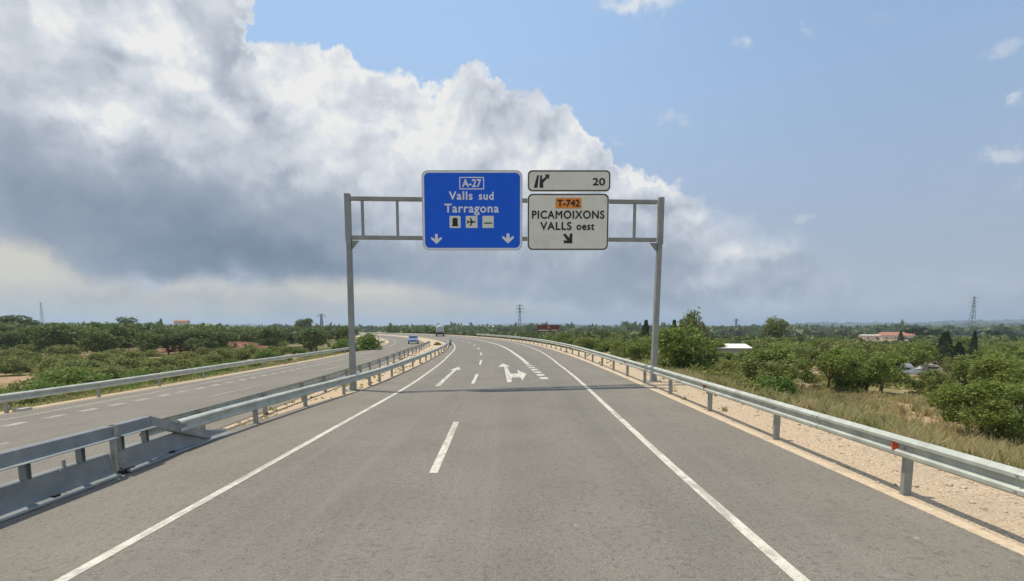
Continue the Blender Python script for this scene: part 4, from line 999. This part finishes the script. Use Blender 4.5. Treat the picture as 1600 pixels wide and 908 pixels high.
for i in range(9000):
    if cnt >= 235: break
    y = 12 + 150 * random.random() ** 1.5; px = random.uniform(840, 1700); x = at(px, y)
    if y < 31 and px > 1180 : continue
    if clear_r(x, y) or not okpos(x, y, 1.9 + y * .018): continue
    _, u = su(x, y)
    if u < 13 and y < 60: h = random.uniform(1.3, 1.9)
    else: h = random.uniform(2.5, 3.7) + min(1.2, y * .01)
    kd = random.choices(['orch', 'olive', 'shrub', 'orch', 'airy'], [4, 2, 2, 2, 1.5])[0]
    if kd == 'shrub': h *= .75
    h = min(h, (cap(x, y) - terrain_z(x, y)) * random.uniform(.82, 1.0))
    if h < .8: continue
    if h < 1.7: kd = 'shrub'
    w = h * random.uniform(1.0, 1.35)
    nm, lb, gp = {'orch': ('fruit_tree', 'green fruit tree, one of many alike in the orchards behind the right guardrail', 'orchard trees on the right'),
        'olive': ('olive_tree', 'grey green olive tree, one of many alike among the orchards on the right', 'olive trees on the right'),
        'airy': ('almond_tree', 'thin leaved almond tree, one of many alike among the orchards on the right', 'almond trees on the right'),
        'shrub': ('bush', 'brownish green bush, one of many alike between the trees on the right', 'bushes on the right')}[kd]
    plant(nm, kd, x, y, h, w, lb, 'tree' if kd != 'shrub' else 'bush', gp, trunk=y < 60); taken.append((x, y)); cnt += 1
cnt = 0
for i in range(9000):
    if cnt >= 270: break
    y = 18 + 180 * random.random() ** 1.6; px = random.uniform(-60, 640); x = at(px, y)
    if px < 70 and 38 < y < 56: continue
    if not okpos(x, y, 1.6 + y * .02): continue
    _, u = su(x, y); k = -20 - u
    if y > 95 and random.random() < (.75 if px < 300 else .25):
        h = min(random.uniform(5.0, 8.0), (cap(x, y) - terrain_z(x, y)) * random.uniform(.85, 1)); plant('pine', 'pine', x, y, h, h * random.uniform(.9, 1.25), 'dark green pine, one of many alike in the wood on the left', 'pine tree', 'pines of the wood on the left', trunk=y < 110)
    else:
        h = random.uniform(.9, 1.7) if k < 10 else random.uniform(1.4, 2.9); br_ = k < 14 and random.random() < .6
        if px > 420: h *= .7
        h = min(h, (cap(x, y) - terrain_z(x, y)))
        if h < .4: continue
        plant('bush', 'bright' if br_ else random.choice(['shrub', 'shrub', 'olive']), x, y, h, h * random.uniform(1.3, 1.8), 'fresh green bush, one of many alike just behind the outer guardrail' if br_ else 'olive green bush, one of many alike in the scrub on the left', 'bush', 'fresh green bushes on the left bank' if br_ else 'scrub bushes on the left', trunk=False)
    taken.append((x, y)); cnt += 1

# each plant's own label: its row, then its count from the nearest landmark of the photograph
LANDMARKS = {1: [(1015, 'the right gantry leg'), (1260, 'the bare reddish path'), (1485, 'the broad dark cypress')],
             0: [(30, 'the sandy clearing'), (330, 'the red earth bank'), (545, 'the left gantry leg')]}
KINDN = {'orch': 'green fruit tree', 'olive': 'grey green tree', 'airy': 'thin leaved tree', 'shrub': 'brownish green bush', 'pine': 'dark pine', 'bright': 'fresh green bush'}
ORD = ['first', 'second', 'third', 'fourth', 'fifth', 'sixth', 'seventh', 'eighth', 'ninth', 'tenth', 'eleventh', 'twelfth', 'thirteenth', 'fourteenth', 'fifteenth', 'sixteenth', 'seventeenth', 'eighteenth', 'nineteenth', 'twentieth']
cells = {}
for e, x, y, h, kd in MANY:
    px = 800 + FPX * x / y; side = 1 if px > 800 else 0
    lx, ln = min(LANDMARKS[side], key=lambda q: abs(q[0] - px))
    row = 'front row' if y < 32 else 'second row' if y < 44 else 'third row' if y < 58 else 'middle distance' if y < 85 else 'far rows' if y < 120 else 'farthest rows'
    cells.setdefault((KINDN[kd], row, ln, 'left' if px < lx else 'right'), []).append((abs(px - lx), e))
for (kn, row, ln, lr_), lst in cells.items():
    for i, (_, e) in enumerate(sorted(lst, key=lambda q: q[0])):
        e['label'] = '%s in the %s, %s to the %s of %s' % (kn, row, ORD[i] if i < 20 else ('%d%s' % (i + 1, {1: 'st', 2: 'nd', 3: 'rd'}.get((i + 1) % 10, 'th'))), lr_, ln)

# --- masses nobody could count
def mass(name, label, pts, mat, seed, per, leaf, kind='round', asp=1.5):
    """pts: (x, y, h, w) clumps joined into one object"""
    rng = np.random.default_rng(seed); Vs = []; Fs = []; off = 0
    for x, y, h, w in pts:
        p = crown_pts(per, rng, kind) * np.array([w, w, h]); p[:, 0] += x; p[:, 1] += y; p[:, 2] += terrain_z(x, y) - .05
        V, F = quads(p, 0, leaf * max(w, h), rng, asp); Vs.append(V); Fs.append(F + off); off += len(V)
    me = np_mesh(name, np.concatenate(Vs), np.concatenate(Fs), [mat]); return tag(link_mesh(name, me), label, kind='stuff')
rg = random.Random(5)
pts = []
for i in range(1500):
    y = 120 + 380 * rg.random() ** 1.2; px = rg.uniform(700, 1680); x = at(px, y); s, u = su(x, y)
    if u < 13: continue
    h = min(rg.uniform(2.8, 4.6) + min(1.5, (y - 120) * .008), cap(x, y) - terrain_z(x, y)); pts.append((x, y, h, h * rg.uniform(1.2, 1.9)))
mass('orchard', 'far orchards and hedges merging into one green mass on the right', pts, L_far, 1, 90, .16)
pts = []
for i in range(1300):
    y = 150 + 450 * rg.random(); px = rg.uniform(-80, 760); x = at(px, y); s, u = su(x, y)
    if u > -26: continue
    if px > 340 and y < 230 and rg.random() < .75: continue
    h = min(rg.uniform(4.0, 7.5) if px < 420 else rg.uniform(2.0, 4.5), max(1.5, cap(x, y) - terrain_z(x, y))); pts.append((x, y, h, h * rg.uniform(1.1, 1.6)))
mass('woodland', 'pine woodland merging into one dark mass on the left slope', pts, L_pine, 2, 90, .15, 'pine')
pts = []
for i in range(420):                               # dark hedge line inside the bend
    px = rg.uniform(606, 700); y = rg.uniform(235, 300); x = at(px, y); h = rg.uniform(4.5, 8.5) * .75; pts.append((x, y, h, h * 1.1))
mass('hedge', 'dark row of trees beyond the bend behind the light blue car', pts[:170], L_pine, 3, 120, .13, 'pine')
pts = []
for i in range(2600):                              # to the foot of the hills
    y = 500 * (1 + 7 * rg.random() ** 2); px = rg.uniform(-60, 1660); x = at(px, y)
    if math.sin(x / 180 + 1) * math.cos(y / 260) > .45: continue
    h = rg.uniform(5, 9); pts.append((x, y, h, h * rg.uniform(1.6, 4.0)))
mass('woodland', 'distant woods and hedgerows across the plain under the hills', pts, L_far, 4, 36, .26)
pts = []
for i in range(1500):                               # low scrub carpet on both banks
    y = 10 + 80 * rg.random() ** 1.3; side = rg.random() < .62
    px = rg.uniform(-60, 640) if side else rg.uniform(1000, 1680); x = at(px, y); s, u = su(x, y)
    if -20.9 < u < 9.6: continue
    if not side and (y < 32 and px > 1150): continue
    if side and px < 75 and 38 < y < 56: continue
    if clear_r(x, y): continue
    h = rg.uniform(.35, .9); pts.append((x, y, h, h * rg.uniform(1.6, 3.2)))
for k in range(16):                                # bushes that hide the shed's wall
    x = 28.2 + .55 * k; pts.append((x, 70 + rg.random() * 2, cap(x, 71) - terrain_z(x, 71), 2.6))
for i in range(420):                               # thicker brush right of the gantry leg
    y = rg.uniform(19, 62); px = rg.uniform(1000, 1330); x = at(px, y); s, u = su(x, y)
    if u < 10 or clear_r(x, y) or (px > 1230 and y < 31): continue
    h = min(rg.uniform(.7, 1.5), cap(x, y) - terrain_z(x, y))
    if h > .3: pts.append((x, y, h, h * rg.uniform(1.3, 2.2)))
mass('undergrowth', 'low scrub and weeds covering the banks on both sides', pts, L_shrub, 6, 150, .075, 'shrub')

# grass: blades in tufts
def blades(name, label, tufts, mat, seed, per=22):
    rng = np.random.default_rng(seed); T = np.array(tufts); n = len(T) * per
    b = np.repeat(T, per, 0); r = b[:, 4] * np.sqrt(rng.uniform(0, 1, n)); a = rng.uniform(0, 2 * math.pi, n)
    root = np.stack([b[:, 0] + r * np.cos(a), b[:, 1] + r * np.sin(a), b[:, 2] - .03], 1)
    lean = rng.normal(0, .28, (n, 2)); h = b[:, 3] * rng.uniform(.5, 1.15, n)
    tipp = root + np.stack([lean[:, 0] * h, lean[:, 1] * h, h], 1); mid = root + np.stack([lean[:, 0] * h * .3, lean[:, 1] * h * .3, h * .6], 1)
    w = .006 + .006 * rng.uniform(0, 1, n) + .0012 * np.hypot(root[:, 0], root[:, 1]) * .5; t = rng.uniform(0, math.pi, n); d = np.stack([np.cos(t) * w, np.sin(t) * w, 0 * w], 1)
    V = np.stack([root - d, root + d, mid + d * .8, tipp, mid - d * .8], 1).reshape(-1, 3); F = np.arange(5 * n).reshape(-1, 5)
    me = np_mesh(name, V, F, [mat]); return tag(link_mesh(name, me), label, kind='stuff')
t1, t2 = [], []
for i in range(3600):
    y = rg.uniform(4, 34); s_, = (y,); u = 8.7 + 15 * rg.random() ** 1.3; x, yy, *_ = P(y, u)
    x, yy = P(y, u).x, P(y, u).y
    hh = rg.uniform(.28, .72) * (1.15 if u < 14 else .8)
    nz = math.sin(x * .9 + 1) * math.cos(yy * .55) + .5 * math.sin(x * 2.1 + yy)
    if nz < -.35: continue
    (t2 if nz > .35 else t1).append((x, yy, terrain_z(x, yy), hh, rg.uniform(.12, .3)))
blades('dry_grass', 'tall straw coloured dry grass behind the right guardrail', t1, L_dry, 1, 20)
if t2: blades('grass', 'patches of greener grass among the dry grass on the right', t2, L_grass, 2, 24)
t4 = []
for i in range(120):
    y = rg.uniform(4, 60); u = uEdgeR(y) + (.35 + 2.6 * (1 - rg.random() ** 2.2)); q = P(y, u)
    t4.append((q.x, q.y, SL * u - .06, rg.uniform(.05, .22), rg.uniform(.04, .14)))
for i in range(260):
    y = rg.uniform(14, 70); u = uEdgeF(y) + rg.random() * (uEdgeM(y) - uEdgeF(y)); q = P(y, u); t4.append((q.x, q.y, SL * u - .03, rg.uniform(.04, .16), rg.uniform(.04, .1)))
blades('weeds', 'sparse dry weeds growing in the gravel verge and median', t4, L_grass, 4, 14)
def stones(name, label, n, place, mat, seed):
    rng = np.random.default_rng(seed); oct_ = np.array([(1, 0, 0), (-1, 0, 0), (0, 1, 0), (0, -1, 0), (0, 0, 1), (0, 0, -1)], float)
    of = np.array([(0, 2, 4), (2, 1, 4), (1, 3, 4), (3, 0, 4), (2, 0, 5), (1, 2, 5), (3, 1, 5), (0, 3, 5)])
    Vs, Fs = [], []
    for i in range(n):
        p, r = place(rng); v = oct_ * rng.uniform(.5, 1.2, (6, 1)) * r * np.array([1, 1, .7]); a = rng.uniform(0, 6.28); c_, s_ = math.cos(a), math.sin(a)
        v = v @ np.array([[c_, s_, 0], [-s_, c_, 0], [0, 0, 1]]) + np.array(p); Vs.append(v); Fs.append(of + 6 * i)
    return tag(link_mesh(name, np_mesh(name, np.concatenate(Vs), np.concatenate(Fs), [mat])), label, kind='stuff')
def pl_r(rng):
    s = 4 + 26 * rng.random() ** 1.4; u = uEdgeR(s) + .25 + 2.4 * rng.random(); r = rng.uniform(.008, .028) if rng.random() < .96 else rng.uniform(.03, .06)
    q = P(s, u); return (q.x, q.y, SL * u - .035 - .012 * (u - uEdgeR(s)) + r * .2), r
stones('stones', 'loose stones scattered over the right gravel verge', 7000, pl_r, M_gravel2, 8)
def pl_s(rng):
    s = 4 + 20 * rng.random() ** 1.3; u = (uEdgeR(s) - .9 * rng.random() ** 2.5) if rng.random() < .6 else (-7.3 + .9 * rng.random() ** 2); r = rng.uniform(.004, .012); q = P(s, u, .002); return (q.x, q.y, q.z), r
stones('grit', 'fine grit washed onto the edges of both shoulders', 1500, pl_s, M_gravel2, 9)
t3 = []
for i in range(2600):
    s = rg.uniform(12, 95); u = uEdgeO(s) - 1.1 - 3.5 * rg.random() ** 1.5; q = P(s, u)
    t3.append((q.x, q.y, max(terrain_z(q.x, q.y), SL * u - .5 if u > uEdgeO(s) - 2.4 else -9), rg.uniform(.15, .42), rg.uniform(.1, .25)))
blades('grass', 'strip of dry and green grass under the outer left guardrail', t3, L_grass, 3, 16)

# ================================================================== haze
hb = MB(); hb.box((0, 3000, 55), (26000, 17000, 150 * 1.0)); 
mh, th = newmat('haze'); nh = NB(th); pv = nh.n('ShaderNodeVolumePrincipled'); pv.inputs['Color'].default_value = (.66, .80, 1.0, 1)
pv.inputs['Density'].default_value = 2.1e-4; pv.inputs['Anisotropy'].default_value = .3
oh = nh.n('ShaderNodeOutputMaterial'); th.links.new(pv.outputs[0], oh.inputs['Volume'])
HZ = tag(hb.build('haze', mh), 'thin pale summer haze over the plain', kind='stuff')
C.cycles.volume_bounces = 1
C.cycles.max_bounces = 8
